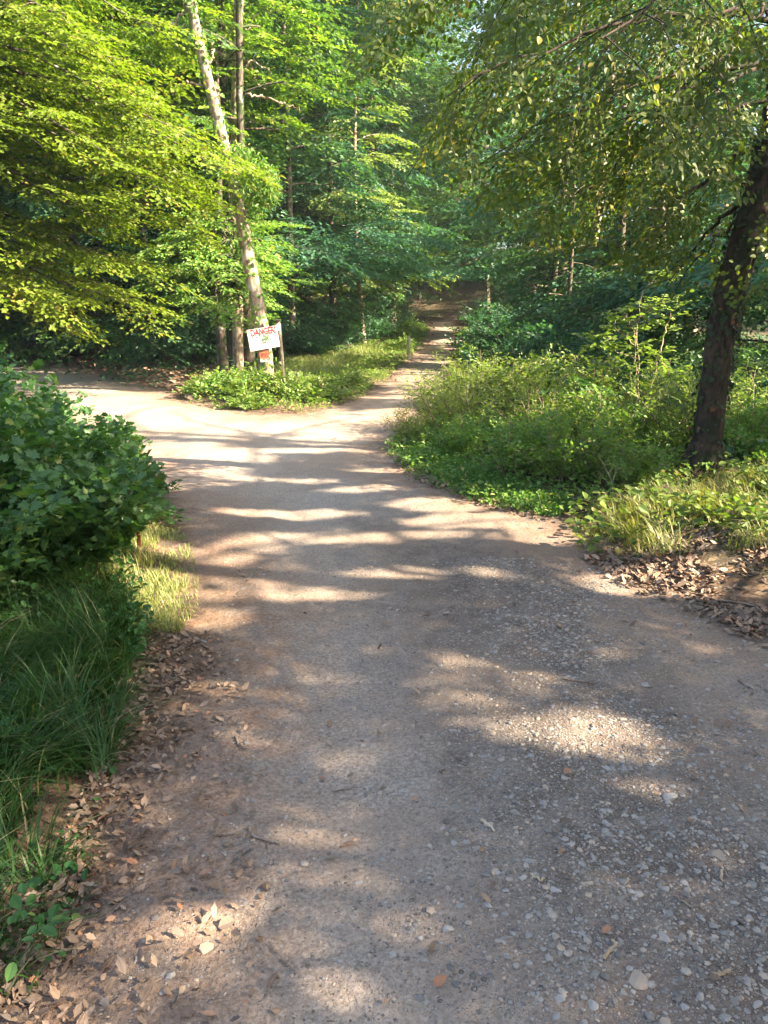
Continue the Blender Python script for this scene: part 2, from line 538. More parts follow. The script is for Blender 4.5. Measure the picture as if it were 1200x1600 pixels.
def build_ground():
    ang = np.concatenate([np.arange(-180, -42, 6.0), np.arange(-42, 42, .28), np.arange(42, 180, 6.0)])
    rad = [0.25]
    while rad[-1] < 420:
        rad.append(rad[-1] * (1.0085 if rad[-1] > .9 else 1.06) + (0.0 if rad[-1] < 60 else rad[-1] * .05))
    rad = np.array(rad)
    A, Rr = np.meshgrid(np.radians(ang), rad)
    X = (np.sin(A) * Rr).ravel(); Y = (np.cos(A) * Rr).ravel()
    na, nr = len(ang), len(rad)
    X = np.append(X, 0.0); Y = np.append(Y, 0.0)
    sd = road_sd(X, Y)
    Z = H(X, Y, sd)
    px, py = proj(np.stack([X, Y, 0 * X], 1))
    # tyre-worn strips and loose gravel follow the track
    xc = -.12 - .13 * np.clip(Y - 2, -1, 8) + .0
    tread = np.exp(-((X - xc) / .42) ** 2) + .75 * np.exp(-((X - (1.75 - .05 * Y)) / .38) ** 2)
    tread = np.maximum(tread, 1.0 * sstep(4.2, 7, Y)) * (0.75 + .5 * fbm(X * .8, Y * .5, 33))
    coarse = np.exp(-((X - .75) / .55) ** 2) * (1 - sstep(3.2, 5.5, Y)) + .25 + .5 * (fbm(X * 1.6, Y * 1.2, 44) - .4)
    nearedge = np.exp(-(sd / .5) ** 2)
    dirt = np.clip(nearedge + .35 * sstep(.2, -1.2, X) * (1 - sstep(3, 6, Y)), 0, 1)
    green = sstep(.3, 1.0, sd) * (0.35 + .9 * sstep(.4, .6, fbm(X * .4, Y * .4, 55)))
    green = green * (1 - sstep(14, 17, Y) * sstep(-2, -3.2, X))
    V = np.stack([X, Y, Z], 1)
    i = (np.arange(nr - 1)[:, None] * na); j = np.arange(na)[None]; j2 = (j + 1) % na
    Q = np.stack([i + j, i + na + j, i + na + j2, i + j2], -1).reshape(-1, 4)[:, ::-1]
    ctr = np.full(na, len(X) - 1)
    T = np.stack([ctr, np.arange(na), (np.arange(na) + 1) % na], 1)[:, ::-1]
    sdn = sd + (fbm(X * 2.5, Y * 2.5, 66) - .5) * .25
    at = dict(sd=sdn, tread=np.clip(tread, 0, 1), coarse=np.clip(coarse, 0, 1), dirt=dirt, green=np.clip(green, 0, 1))
    fs = sdn[Q].mean(1); fy = Y[Q].mean(1)
    sel = [('forest_floor', fs > 0.1, 'brown forest floor of humus and dead leaves under the trees', mat_floor),
           ('gravel_road', (fs <= 0.1) & (fy < 12.6), 'wide gravel road that forks to the left', mat_road),
           ('forest_path', (fs <= 0.1) & (fy >= 12.6), 'far gravel tracks leading into the wood', mat_road)]
    # the left fork stays part of the road
    fx = X[Q].mean(1)
    fork = (fs <= 0.1) & (fy >= 12.6) & (fx < -2.2)
    sel[1] = (sel[1][0], sel[1][1] | fork, sel[1][2], mat_road)
    sel[2] = (sel[2][0], sel[2][1] & ~fork, 'narrow gravel path climbing between the trees', mat_road)
    for name, m, lab, mat in sel:
        q = Q[m]; fl = [q]
        if name == 'gravel_road': fl = [T, q]
        used = np.unique(np.concatenate([f.ravel() for f in fl]))
        re = np.full(len(V), -1); re[used] = np.arange(len(used))
        me = mesh_from(name, V[used], [re[f] for f in fl], {k: v[used] for k, v in at.items()}, True)
        tag(link(name, me, mat), lab, kind='structure')
build_ground()

# ------------------------------------------------------------------ sprays of leaves and trees
def spray_proto(rng, L=.75, nl=13, side=4, ns=5, ang=55):
    """a flat branchlet: leaf positions, directions (local x along, z up) and distance along"""
    P = []; D = []
    for i in range(nl):
        t = (i + 1) / nl
        s = 1 if i % 2 else -1
        a = R(ang) * s * (1 - .6 * t) + rng.normal() * .15
        P.append([L * t, 0, 0]); D.append([cos(a), sin(a), rng.normal() * .15 - .1])
    for k in range(side):
        t = .15 + .65 * k / side; s = 1 if k % 2 else -1
        a = R(48) * s
        sl = L * .5 * (1 - .5 * t)
        for i in range(ns):
            u = (i + 1) / ns; s2 = 1 if i % 2 else -1
            b = a + R(50) * s2 * (1 - .7 * u) + rng.normal() * .15
            P.append([L * t + cos(a) * sl * u, sin(a) * sl * u, 0]); D.append([cos(b), sin(b), rng.normal() * .15 - .12])
    P = np.array(P); D = np.array(D)
    r = np.hypot(P[:, 0], P[:, 1]) / L
    P[:, 2] = -.16 * L * r ** 2
    return P, D

def place_sprays(A, X, rng, scale=1.0, L=.75, tiltj=.22, nl=13, side=4, ns=5, nproto=5, droop=0.0):
    """A anchors, X directions -> leaf positions, directions, normals"""
    X = unit(X)
    Z = np.array([0, 0, 1.0]) + rng.normal(0, tiltj, (len(A), 3))
    Yv = unit(np.cross(Z, X)); Z = np.cross(X, Yv)
    pr = [spray_proto(rng, L, nl, side, ns) for _ in range(nproto)]
    who = rng.integers(0, nproto, len(A))
    PP, DD, NN = [], [], []
    sc = scale * (0.7 + .6 * rng.random(len(A)))
    for k in range(nproto):
        m = np.where(who == k)[0]
        if not len(m): continue
        P, D = pr[k]
        B = np.stack([X[m], Yv[m], Z[m]], 1)              # (m,3axes,3)
        lp = np.einsum('ni,mij->mnj', P, B) * sc[m][:, None, None] + A[m][:, None]
        ld = np.einsum('ni,mij->mnj', D, B)
        PP.append(lp.reshape(-1, 3)); DD.append(ld.reshape(-1, 3)); NN.append(np.repeat(Z[m], len(P), 0))
    P = np.concatenate(PP); D = np.concatenate(DD); N = np.concatenate(NN)
    P = P + rng.normal(0, .012, P.shape)
    N = N + rng.normal(0, .32, N.shape)
    D = D + np.array([0, 0, -droop])
    return P, D, N

def limb_path(rng, start, d, L, n=7, gravity=.10, curl=.12):
    pts = [np.array(start, float)]; d = unit(d)
    for i in range(n):
        d = unit(d + rng.normal(0, curl, 3) * np.array([1, 1, .6]) + np.array([0, 0, -gravity]))
        pts.append(pts[-1] + d * L / n)
    return np.array(pts)

def interp(pts, t):
    k = t * (len(pts) - 1); i = np.minimum(k.astype(int), len(pts) - 2); f = (k - i)[:, None]
    return pts[i] * (1 - f) + pts[i + 1] * f

def grow(rng, trunk, tr, hb, ht, nl, Rad, az=None, el=(5, 50), gravity=.09, sec=7, step=.33, wood=None, prof=None, limb_r=.35, twigs=True, skip=None):
    """limbs along a trunk polyline between heights hb and ht; returns wood soup and spray anchors"""
    w = wood or Soup()
    trunk = np.asarray(trunk, float)
    zz = trunk[:, 2]
    A, X = [], []
    for i in range(nl):
        h = hb + (ht - hb) * ((i + rng.random()) / nl)
        tt = np.interp(h, zz, np.linspace(0, 1, len(zz)))
        s = interp(trunk, np.array([tt]))[0]
        f = (h - hb) / (ht - hb)
        a = (2.4 * i + rng.random()) if az is None else R(az[0] + (az[1] - az[0]) * rng.random())
        e = R(el[0] + (el[1] - el[0]) * f ** 1.3 + rng.normal() * 6)
        pr = (1 - f ** 1.8) * .85 + .15 if prof is None else prof(f)
        L = Rad * pr * (.75 + .5 * rng.random())
        d = np.array([cos(a) * cos(e), sin(a) * cos(e), sin(e)])
        lp = limb_path(rng, s, d, L, 7, gravity)
        r0 = np.interp(tt, np.linspace(0, 1, len(tr)), tr) * limb_r
        w.tube(lp, np.linspace(r0, max(.004, r0 * .15), len(lp)), 5)
        ns = max(3, int(sec * L / Rad + 1))
        for k in range(ns):
            t = .18 + .80 * (k + rng.random() * .6) / ns
            p = interp(lp, np.array([t]))[0]
            ld = unit(lp[min(int(t * 7) + 1, 7)] - lp[int(t * 7) if t < 1 else 6])
            sa = R(48 + 15 * rng.normal()) * (1 if k % 2 else -1)
            c, s_ = cos(sa), sin(sa)
            sd_ = np.array([ld[0] * c - ld[1] * s_, ld[0] * s_ + ld[1] * c, ld[2] * .4 + rng.normal() * .08])
            sl = (.28 + .42 * (1 - t)) * L * (.7 + .6 * rng.random()) + .25
            sp = limb_path(rng, p, sd_, sl, 4, gravity * .9, .14)
            if twigs and not (skip is not None and skip(sp)): w.tube(sp, np.linspace(max(.005, r0 * .28), .003, len(sp)), 3)
            n = max(2, int(sl / step))
            u = (np.arange(n) + .5 + .4 * rng.random(n)) / n
            q = interp(sp, np.clip(u, 0, 1))
            A.append(q)
            side = np.where(np.arange(n) % 2, 1, -1) * R(40) * (1 - .6 * u)
            dv = unit(sp[-1] - sp[0])
            X.append(np.stack([dv[0] * np.cos(side) - dv[1] * np.sin(side), dv[0] * np.sin(side) + dv[1] * np.cos(side),
                               np.full(n, dv[2] * .5 - .05) + rng.normal(0, .1, n)], 1))
        n = max(3, int(L * .7 / step)); u = .3 + .7 * (np.arange(n) + .5) / n
        q = interp(lp, u); A.append(q)
        dv = unit(lp[-1] - lp[2]); side = np.where(np.arange(n) % 2, 1, -1) * R(35) * (1.1 - u)
        X.append(np.stack([dv[0] * np.cos(side) - dv[1] * np.sin(side), dv[0] * np.sin(side) + dv[1] * np.cos(side), np.full(n, dv[2] * .5 - .08)], 1))
    return w, np.concatenate(A), np.concatenate(X)

def trunk_line(rng, h, lean=(0, 0), n=10, wob=.05):
    z = np.linspace(0, 1, n)
    p = np.zeros((n, 3)); p[:, 2] = z * h
    ph = rng.random(2) * 6
    p[:, 0] = lean[0] * z * h + wob * h * .3 * np.sin(z * 4 + ph[0]) - wob * h * .3 * sin(ph[0])
    p[:, 1] = lean[1] * z * h + wob * h * .3 * np.sin(z * 4 + ph[1]) - wob * h * .3 * sin(ph[1])
    return p

def cutoff(P, D, N, keep):
    return P[keep], D[keep], N[keep]

TREE_COUNT = []
LEAFDATA = {}
def tree(rng, h, r, hb, nl, Rad, leaf=.085, mat='forest', bark='bark_dark', loc=(0, 0, 0), cull=False, el=(5, 50), gravity=.09,
         step=.33, L=.75, lean=(0, 0), sec=7, az=None, ht=None, name='broadleaf_tree', trunk=None, shape='diamond', thin=1.0, keepout=None, prof=None, size_r=None, wob=.05):
    tp = trunk_line(rng, h, lean, wob=wob) if trunk is None else np.asarray(trunk, float)
    k = len(tp); tr = np.linspace(r, r * .25, k); tr[0] *= 1.35 if trunk is None else 1.15
    w = Soup(); w.tube(tp, tr, 10, wob=.08)
    loc = np.asarray(loc, float)
    w, A, X = grow(rng, tp, tr, hb, ht or h * .97, nl, Rad, az, el, gravity, sec, step, w, prof, skip=(lambda q: lets_light(q + loc).any()) if cull else None)
    P, D, N = place_sprays(A, X, rng, 1.0, L)
    if thin < 1:
        m = rng.random(len(P)) < thin; P, D, N = cutoff(P, D, N, m)
    loc = np.asarray(loc, float)
    if cull:
        P, D, N = cutoff(P, D, N, ~(lets_light(P + loc) | lets_light(P + loc + unit(D) * leaf)))
    if keepout is not None:
        P, D, N = cutoff(P, D, N, ~keepout(P + loc))
    o = empty(name, loc)
    part('trunk', w.mesh('trunk'), M[bark], o)
    sz = leaf * (.7 + .6 * rng.random(len(P)))
    part('crown', leaf_mesh('crown', P, D, N, sz, shape, rng=rng), M[mat], o)
    LEAFDATA[o.as_pointer()] = (P, D, N, sz, shape, np.concatenate(w.V), np.concatenate(w.F[4]))
    TREE_COUNT.append(len(P))
    return o

def out_of_frame(P, margin=0):
    """is a point outside what the photograph shows"""
    px, py = proj(P); d = (P - EYE) @ FW
    return (d < .2) | (px < -margin) | (px > 1200 + margin) | (py < -margin)

# --- trees to the right of the photograph's frame: they shade the foreground
g = 'tall trees beside the road on the right'
def keep_small(P):                            # a nearby tree's leaves must not hang into the view
    px, py = proj(P); d = (P - EYE) @ FW
    return (d > .1) & (px < 1230) & (px > -30) & (py > -30) & (py < 1640)
for i, (x, y, h, Rd, hb) in enumerate([(8.2, -2.5, 12, 4.0, 2.6), (8.6, 2.2, 13, 4.2, 2.6), (9.0, 6.2, 13, 4.0, 2.8), (14.0, -1.0, 16, 4.6, 4.0),
                                       (14.5, 4.5, 16, 4.6, 4.0), (15, 9.5, 16, 4.6, 3.0), (6.2, -5.5, 11, 3.6, 2.5)]):
    rng = np.random.default_rng(100 + i)
    o = tree(rng, h, .17, hb, 40, Rd, .115, 'forest', loc=(x, y, Hs(x, y)), cull=True, L=.9, step=.36, keepout=keep_small, name='broadleaf_tree', el=(0, 55))
    tag(o, 'tall broadleaf tree beside the road beyond the right edge, number %d along it' % (i + 1), 'tree', g)
    o['label'] = ['broadleaf tree standing behind the viewer on the right', 'broadleaf tree level with the viewer on the right', 'broadleaf tree just ahead of the viewer outside the right edge',
                  'tall tree in the second row behind the viewer', 'tall tree in the second row level with the road bend', 'tall tree in the second row beyond the mossy trunk', 'tree furthest back behind the viewer'][i]

# --- the leaning mossy tree at the right edge
def px_line(pts, Y):
    return np.array([at_y(a, b, Y + dy) for a, b, dy in pts])
rb = G(1098, 748)
YR = rb[1]
rt_world = px_line([(1097, 752, 0), (1104, 700, 0), (1113, 620, 0), (1124, 540, 0), (1140, 460, 0), (1163, 380, 0), (1186, 300, .05), (1206, 210, .1), (1222, 120, .1), (1240, 0, .1), (1262, -160, .1), (1290, -420, .2), (1300, -900, .2)], YR)
base = rt_world[0].copy(); base[2] = Hs(base[0], base[1]) - .05
rt = rt_world - base
rr = np.array([31, 23, 20.5, 20.5, 22.5, 21, 20, 19, 18, 17, 16, 13, 8]) / F * YR
rt = np.vstack([[rt[0] + np.array([0, 0, -.12])], rt]); rr = np.append(rr[0] * 1.3, rr)
rng = np.random.default_rng(5)
mossy = empty('mossy_tree', base)
w = Soup(); w.tube(np.array([interp(rt, np.array([t]))[0] for t in np.linspace(0, 1, 110)]), np.interp(np.linspace(0, 1, 110), np.linspace(0, 1, len(rr)), rr), 22, wob=.17)
part('trunk', w.mesh('trunk'), M['bark_moss'], mossy)
# limbs that reach left over the road and hang down in front of the wood
w = Soup(); AA = []; XX = []
wr = Soup()
def over(start, end, sag, n=12, r=.022, dens=.18, sec_len=(.5, 1.3), every=.16):
    """a limb from one world point to another with secondary branches hanging from it"""
    s = np.asarray(start) - base; e = np.asarray(end) - base
    t = np.linspace(0, 1, n)[:, None]
    p = s + (e - s) * t; p[:, 2] += (sag * 4 * t * (1 - t))[:, 0]; p += rng.normal(0, .03, p.shape)
    w.tube(p, np.linspace(r, .005, n), 6)
    L = np.linalg.norm(e - s); k = int(L / every)
    dv = unit(e - s)
    for i in range(k):
        u = .12 + .88 * (i + rng.random()) / k
        q = interp(p, np.array([min(u, 1)]))[0]
        a = R(50 + 20 * rng.normal()) * (1 if i % 2 else -1)
        d = np.array([dv[0] * cos(a) - dv[1] * sin(a), dv[0] * sin(a) + dv[1] * cos(a), -.35 + rng.normal() * .2])
        sl = sec_len[0] + (sec_len[1] - sec_len[0]) * rng.random()
        sp = limb_path(rng, q, d, sl, 5, .16, .12)
        w.tube(sp, np.linspace(.005, .002, len(sp)), 4)
        m = max(2, int(sl / dens)); uu = (np.arange(m) + .7) / m
        AA.append(interp(sp, np.clip(uu, 0, 1)))
        fd = unit(sp[-1] - sp[0]); side = np.where(np.arange(m) % 2, 1, -1) * R(38) * (1 - .5 * uu)
        XX.append(np.stack([fd[0] * np.cos(side) - fd[1] * np.sin(side), fd[0] * np.sin(side) + fd[1] * np.cos(side), np.full(m, fd[2] - .05)], 1))
def P3(px, py, Y): return at_y(px, py, Y)
T = lambda k: base + rt[k]
over(P3(1235, 40, YR), P3(700, 150, 5.8), .25)
over(P3(1225, 100, YR), P3(760, 260, 6.2), .2)
over(P3(1238, 0, YR), P3(650, -40, 5.4), .2)
over(P3(1215, 160, YR), P3(880, 330, 6.4), .12)
over(P3(1250, -60, YR), P3(820, -60, 6.6), .3)
over(P3(1205, 215, YR), P3(980, 400, 6.6), .08)
over(P3(1245, -40, YR), P3(940, 60, 5.0), .2)
over(P3(1225, 100, YR), P3(1010, 200, 5.6), .1)
over(P3(1190, 290, YR), P3(1040, 440, 7.2), .05)
over(P3(1200, 240, YR), P3(1290, 420, 5.8), .05)
over(P3(1175, 340, YR), P3(1090, 400, 6.3), .05, sec_len=(.3, .6))
over(P3(1260, -120, YR), P3(900, -150, 7.0), .3)
over(P3(1240, -10, YR), P3(1100, 130, 5.4), .1)
for k in range(7):
    a = k * .9 + .3; q = np.array([[cos(a) * .02, sin(a) * .02, .32], [cos(a) * .13, sin(a) * .13, .12], [cos(a) * .26, sin(a) * .26, .0], [cos(a) * .42, sin(a) * .42, -.08]])
    wr.tube(interp(q, np.linspace(0, 1, 8)), np.linspace(.11, .035, 8), 8, wob=.15)
part('roots', wr.mesh('roots'), M['bark_moss'], mossy)
part('branches', w.mesh('branches'), M['bark_moss'], mossy)
A = np.concatenate(AA); X = np.concatenate(XX)
P, D, N = place_sprays(A, X, rng, 1.0, .40, .35, nl=14, side=6, ns=5)
P, D, N = cutoff(P, D, N, ~lets_light(P + base) | (rng.random(len(P)) < .3))
pxp, pyp = proj(P + base)
lim = 470 - (1150 - pxp) * .30                              # lower rim of the hanging leaves
lim = np.where(pxp < 760, 330 - (760 - pxp) * .9, lim)
m = (pyp < lim + 60 * (rng.random(len(P)) - .5))
P, D, N = cutoff(P, D, N, m)
part('crown', leaf_mesh('crown', P, D, N, .038 * (.7 + .6 * rng.random(len(P))), 'ovate', rng=rng), M['olive'], mossy)
# ivy and moss tufts on the trunk
def ivy_on(pts, rads, n, size, rng, zlo=0, zhi=1, off=.02):
    t = zlo + (zhi - zlo) * rng.random(n)
    c = interp(pts, t); r = np.interp(t, np.linspace(0, 1, len(rads)), rads)
    a = rng.random(n) * 2 * pi
    out = np.stack([np.cos(a), np.sin(a), 0 * a], 1)
    P = c + out * (r + off * rng.random(n) + .004)[:, None]
    D = np.stack([rng.normal(0, .5, n), rng.normal(0, .5, n), -.8 + rng.normal(0, .3, n)], 1)
    return leaf_mesh('ivy', P, D + out * .25, out + rng.normal(0, .25, (n, 3)), size * (.6 + .8 * rng.random(n)), 'lobed', rng=rng)
part('ivy', ivy_on(rt, rr, 800, .036, rng, .02, .62, .035), M['ivy'], mossy)
tag(mossy, 'leaning dark mossy tree with olive branches hanging over the right verge', 'tree')

# --- the leaning ivy tree that carries the danger sign
YS = G(415, 603)[1]
st_world = px_line([(418, 606, 0), (416, 575, 0), (413, 545, 0), (407, 500, 0), (400, 465, 0), (391, 420, 0), (382, 370, 0), (375, 315, 0), (366, 275, 0), (352, 235, 0), (341, 190, 0), (329, 140, 0), (314, 80, 0), (303, 30, 0), (295, -20, 0), (280, -120, 0), (262, -260, 0), (250, -380, 0)], YS)
sb = st_world[0].copy(); sb[2] = Hs(sb[0], sb[1]) - .05
stp = st_world - sb
sr = np.array([13, 11.5, 11.5, 11, 10.5, 10, 10, 9.5, 9, 8.5, 8, 7.5, 7, 6.5, 6.5, 5.5, 4, 2]) / F * YS
stp = np.vstack([[stp[0] + [0, 0, -.15]], stp]); sr = np.append(sr[0] * 1.3, sr)
rng = np.random.default_rng(6)
stree = empty('leaning_tree', sb)
w = Soup(); tt = np.linspace(0, 1, 50); w.tube(interp(stp, tt), np.interp(tt, np.linspace(0, 1, len(sr)), sr), 12, wob=.14)
part('trunk', w.mesh('trunk'), M['bark_pale'], stree)
# a bare side limb and short broken branches
w = Soup()
def twig(pts, r, Y=YS, o=sb):
    p = px_line([(a, b, 0) for a, b in pts], Y) - o
    k = np.linspace(0, 1, 8 * len(pts)); q = interp(p, k); q[1:] += rng.normal(0, .02, (len(q) - 1, 3))
    w.tube(q, np.linspace(r, r * .3, len(q)), 5)
twig([(326, 135), (300, 130), (280, 133), (268, 145)], .03)
twig([(333, 160), (341, 145), (338, 130)], .025)
twig([(322, 112), (332, 90), (333, 66)], .018)
twig([(358, 250), (368, 235), (378, 250), (384, 262)], .02)
twig([(300, 10), (285, 20), (270, 40), (240, 55)], .03)
part('branches', w.mesh('branches'), M['bark_pale'], stree)
part('ivy', ivy_on(stp, sr, 520, .065, rng, .12, .85, .06), M['thicket'], stree)
# hanging ivy mass half way up and foliage at the top
def blob(c, r, n, rng, hang=.6):
    d = unit(rng.normal(0, 1, (n, 3))) * (rng.random(n) ** .45)[:, None] * r
    return c + d, np.stack([rng.normal(0, .6, n), rng.normal(0, .6, n), -hang + rng.normal(0, .3, n)], 1), unit(d + rng.normal(0, .4, (n, 3)) + [0, 0, .3])
Ps, Ds, Ns = [], [], []
for (px_, py_, rx_, rz_, n_) in [(392, 262, .30, .30, 420), (410, 285, .28, .36, 420), (385, 300, .26, .3, 380), (375, 240, .22, .25, 240), (425, 300, .16, .25, 200), (352, 262, .18, .2, 160), (398, 330, .18, .22, 200), (428, 275, .12, .2, 110)]:
    p, d, n = blob(at_y(px_, py_, YS) - sb, np.array([rx_, .28, rz_]), n_, rng)
    Ps.append(p); Ds.append(d); Ns.append(n)
P = np.concatenate(Ps); D = np.concatenate(Ds); N = np.concatenate(Ns)
part('ivy_clump', leaf_mesh('ivy_clump', P, D, N, .085 * (.6 + .8 * rng.random(len(P))), 'narrow', rng=rng), M['thicket'], stree)
w2, A, X = grow(rng, stp, sr, 7.2, float(stp[-1][2]) - .3, 22, 1.9, None, (10, 50), .08, 6, .33)
part('branches', w2.mesh('branches'), M['bark_pale'], stree)
P, D, N = place_sprays(A, X, rng, 1.0, .6)
P, D, N = cutoff(P, D, N, rng.random(len(P)) < .5)
part('crown', leaf_mesh('crown', P, D, N, .085 * (.7 + .6 * rng.random(len(P))), 'diamond', rng=rng), M['beech'], stree)
tag(stree, 'pale leaning ivy-clad tree that carries the danger sign', 'tree')

# second, straight trunk just behind it
YT = YS + 3.4
tw = px_line([(372, 575, 0), (371, 450, 0), (370, 300, 0), (369, 190, 0), (370, 120, 0), (371, 60, 0), (373, 0, 0), (376, -120, 0), (380, -300, 0), (384, -480, 0)], YT)
tb = tw[0].copy(); tb[2] = Hs(tb[0], tb[1]) - .1
tpp = tw - tb; tpp[0][2] = 0
trr = np.array([8.5, 8.2, 8, 8, 7.5, 7, 6.5, 5.5, 4, 2]) / F * YT
strt = empty('straight_tree', tb)
w = Soup(); tt = np.linspace(0, 1, 40); w.tube(interp(tpp, tt), np.interp(tt, np.linspace(0, 1, len(trr)), trr), 10, wob=.12)
part('trunk', w.mesh('trunk'), M['bark_pale'], strt)
w = Soup()
for pts, r_ in [([(371, 100), (395, 95), (412, 105), (425, 112)], .02), ([(371, 60), (390, 42), (400, 20)], .02), ([(371, 95), (352, 85), (335, 78)], .018), ([(371, 190), (345, 175), (330, 160)], .012),
                ([(384, 148), (420, 155), (450, 165), (472, 172)], .03), ([(371, 130), (384, 110), (388, 100)], .015), ([(370, 60), (350, 40), (335, 30), (320, 40)], .015), ([(392, 98), (398, 125), (412, 140)], .012)]:
    twig(pts, r_, YT, tb)
part('branches', w.mesh('branches'), M['bark_pale'], strt)
part('ivy', ivy_on(tpp, trr, 260, .07, rng, .1, .7, .06), M['thicket'], strt)
w2, A, X = grow(rng, tpp, trr, 8.0, float(tpp[-1][2]) - .3, 18, 2.0, None, (10, 50), .08, 6, .33)
part('branches', w2.mesh('branches'), M['bark_pale'], strt)
P, D, N = place_sprays(A, X, rng, 1.0, .6); P, D, N = cutoff(P, D, N, rng.random(len(P)) < .5)
part('crown', leaf_mesh('crown', P, D, N, .085 * (.7 + .6 * rng.random(len(P))), 'diamond', rng=rng), M['beech'], strt)
tag(strt, 'slim straight tree rising just behind the leaning sign tree', 'tree')

# --- the sunlit beeches at the left
def limb_tree(name, label, base_xy, h, r, limbs, mat, bark, rng, L=.62, leaf=.08, thin=1.0, dens=.2, seclen=(.6, 1.7), cull=False):
    b = np.array([base_xy[0], base_xy[1], Hs(*base_xy) - .05])
    o = empty(name, b)
    tp = trunk_line(rng, h, (0.01, 0), wob=.03)
    w = Soup(); tr_ = np.linspace(r, r * .3, len(tp)); tr_[0] *= 1.4; w.tube(tp, tr_, 12, wob=.1)
    AA, XX = [], []
    for (s_z, end, sag) in limbs:
        s = interp(tp, np.array([min(.98, s_z / h)]))[0]
        e = np.asarray(end) - b
        t = np.linspace(0, 1, 14)[:, None]
        p = s + (e - s) * t; p[:, 2] += (sag * 4 * t * (1 - t))[:, 0]; p[1:] += rng.normal(0, .05, (13, 3))
        w.tube(p, np.linspace(.05, .006, 14), 6)
        Ln = np.linalg.norm(e - s); k = max(4, int(Ln / .24)); dv = unit(e - s)
        for i in range(k):
            u = .15 + .85 * (i + rng.random()) / k
            q = interp(p, np.array([min(u, 1)]))[0]
            a = R(52 + 18 * rng.normal()) * (1 if i % 2 else -1)
            d = np.array([dv[0] * cos(a) - dv[1] * sin(a), dv[0] * sin(a) + dv[1] * cos(a), -.05 + rng.normal() * .1])
            sl = (seclen[0] + (seclen[1] - seclen[0]) * rng.random()) * (1.15 - .6 * u)
            sp = limb_path(rng, q, d, sl, 5, .07, .12)
            w.tube(sp, np.linspace(.009, .003, len(sp)), 3)
            m = max(2, int(sl / dens)); uu = (np.arange(m) + .7) / m
            AA.append(interp(sp, np.clip(uu, 0, 1)))
            fd = unit(sp[-1] - sp[0]); side = np.where(np.arange(m) % 2, 1, -1) * R(38) * (1 - .5 * uu)
            XX.append(np.stack([fd[0] * np.cos(side) - fd[1] * np.sin(side), fd[0] * np.sin(side) + fd[1] * np.cos(side), np.full(m, fd[2] * .6 - .03)], 1))
    A = np.concatenate(AA); X = np.concatenate(XX)
    P, D, N = place_sprays(A, X, rng, 1.0, L, .16)
    if thin < 1: P, D, N = cutoff(P, D, N, rng.random(len(P)) < thin)
    if cull: P, D, N = cutoff(P, D, N, ~lets_light(P + b))
    part('trunk', w.mesh('trunk'), M[bark], o)
    part('crown', leaf_mesh('crown', P, D, N, leaf * (.7 + .6 * rng.random(len(P))), 'diamond', rng=rng), M[mat], o)
    TREE_COUNT.append(len(P))
    tag(o, label, 'tree')
    return o

rng = np.random.default_rng(21)
lim1 = []
for (ex, ey, Y, sz, sag) in [(355, 268, 12.6, 5.0, .5), (300, 225, 12.0, 5.6, .4), (330, 318, 13.2, 4.4, .5), (270, 360, 12.8, 3.9, .4), (220, 150, 12.2, 6.2, .4),
                             (180, 90, 11.6, 6.6, .4), (250, 300, 11.6, 4.6, .4), (150, 230, 11.2, 5.0, .4), (120, 330, 11.8, 4.2, .3), (60, 400, 12.0, 3.4, .3),
                             (170, 410, 12.6, 3.5, .3), (80, 60, 11.8, 7.0, .4), (240, 60, 13.2, 7.2, .4), (100, 160, 13.0, 5.8, .3), (60, 280, 13.0, 4.6, .3), (210, 260, 13.6, 5.2, .3), (20, 200, 11.0, 5.6, .2),
                             (100, 475, 12.4, 2.9, .2), (60, 495, 12.6, 2.6, .2), (200, 480, 13.8, 2.9, .2), (180, 350, 12.8, 4.0, .2), (0, 380, 11.5, 3.8, .2), (40, 150, 12, 6, .2), (290, 280, 13.4, 5, .3), (140, 460, 12.4, 3.0, .2), (230, 425, 13.4, 3.3, .2), (20, 450, 11.5, 2.9, .2)]:
    lim1.append((sz, at_y(ex, ey, Y), sag))
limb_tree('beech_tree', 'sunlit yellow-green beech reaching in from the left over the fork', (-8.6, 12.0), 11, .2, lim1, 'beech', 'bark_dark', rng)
rng = np.random.default_rng(22)
lim2 = []
for (ex, ey, Y, sz, sag) in [(260, -20, 16.8, 8, .4), (150, 10, 16.4, 8, .4), (60, -30, 14, 8.2, .4), (330, 60, 17.4, 7.2, .4), (280, 120, 17.2, 6.6, .4), (330, 190, 17.4, 5.8, .4),
                             (440, 20, 18.5, 8.0, .4), (480, 90, 18, 7.4, .4), (460, 140, 18.2, 7, .3), (420, 60, 18.2, 8, .3), (250, 200, 16.8, 6, .3), (120, 120, 15, 7, .3), (500, 40, 18.4, 8.4, .4), (440, 190, 18.4, 6.2, .4), (200, 60, 15, 7.6, .4), (400, 120, 18.4, 6.8, .3)]:
    lim2.append((sz, at_y(ex, ey, Y), sag))
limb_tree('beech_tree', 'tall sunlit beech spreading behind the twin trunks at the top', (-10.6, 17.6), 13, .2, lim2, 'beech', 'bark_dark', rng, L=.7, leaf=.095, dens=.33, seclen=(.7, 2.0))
rng = np.random.default_rng(23)
lim3 = []
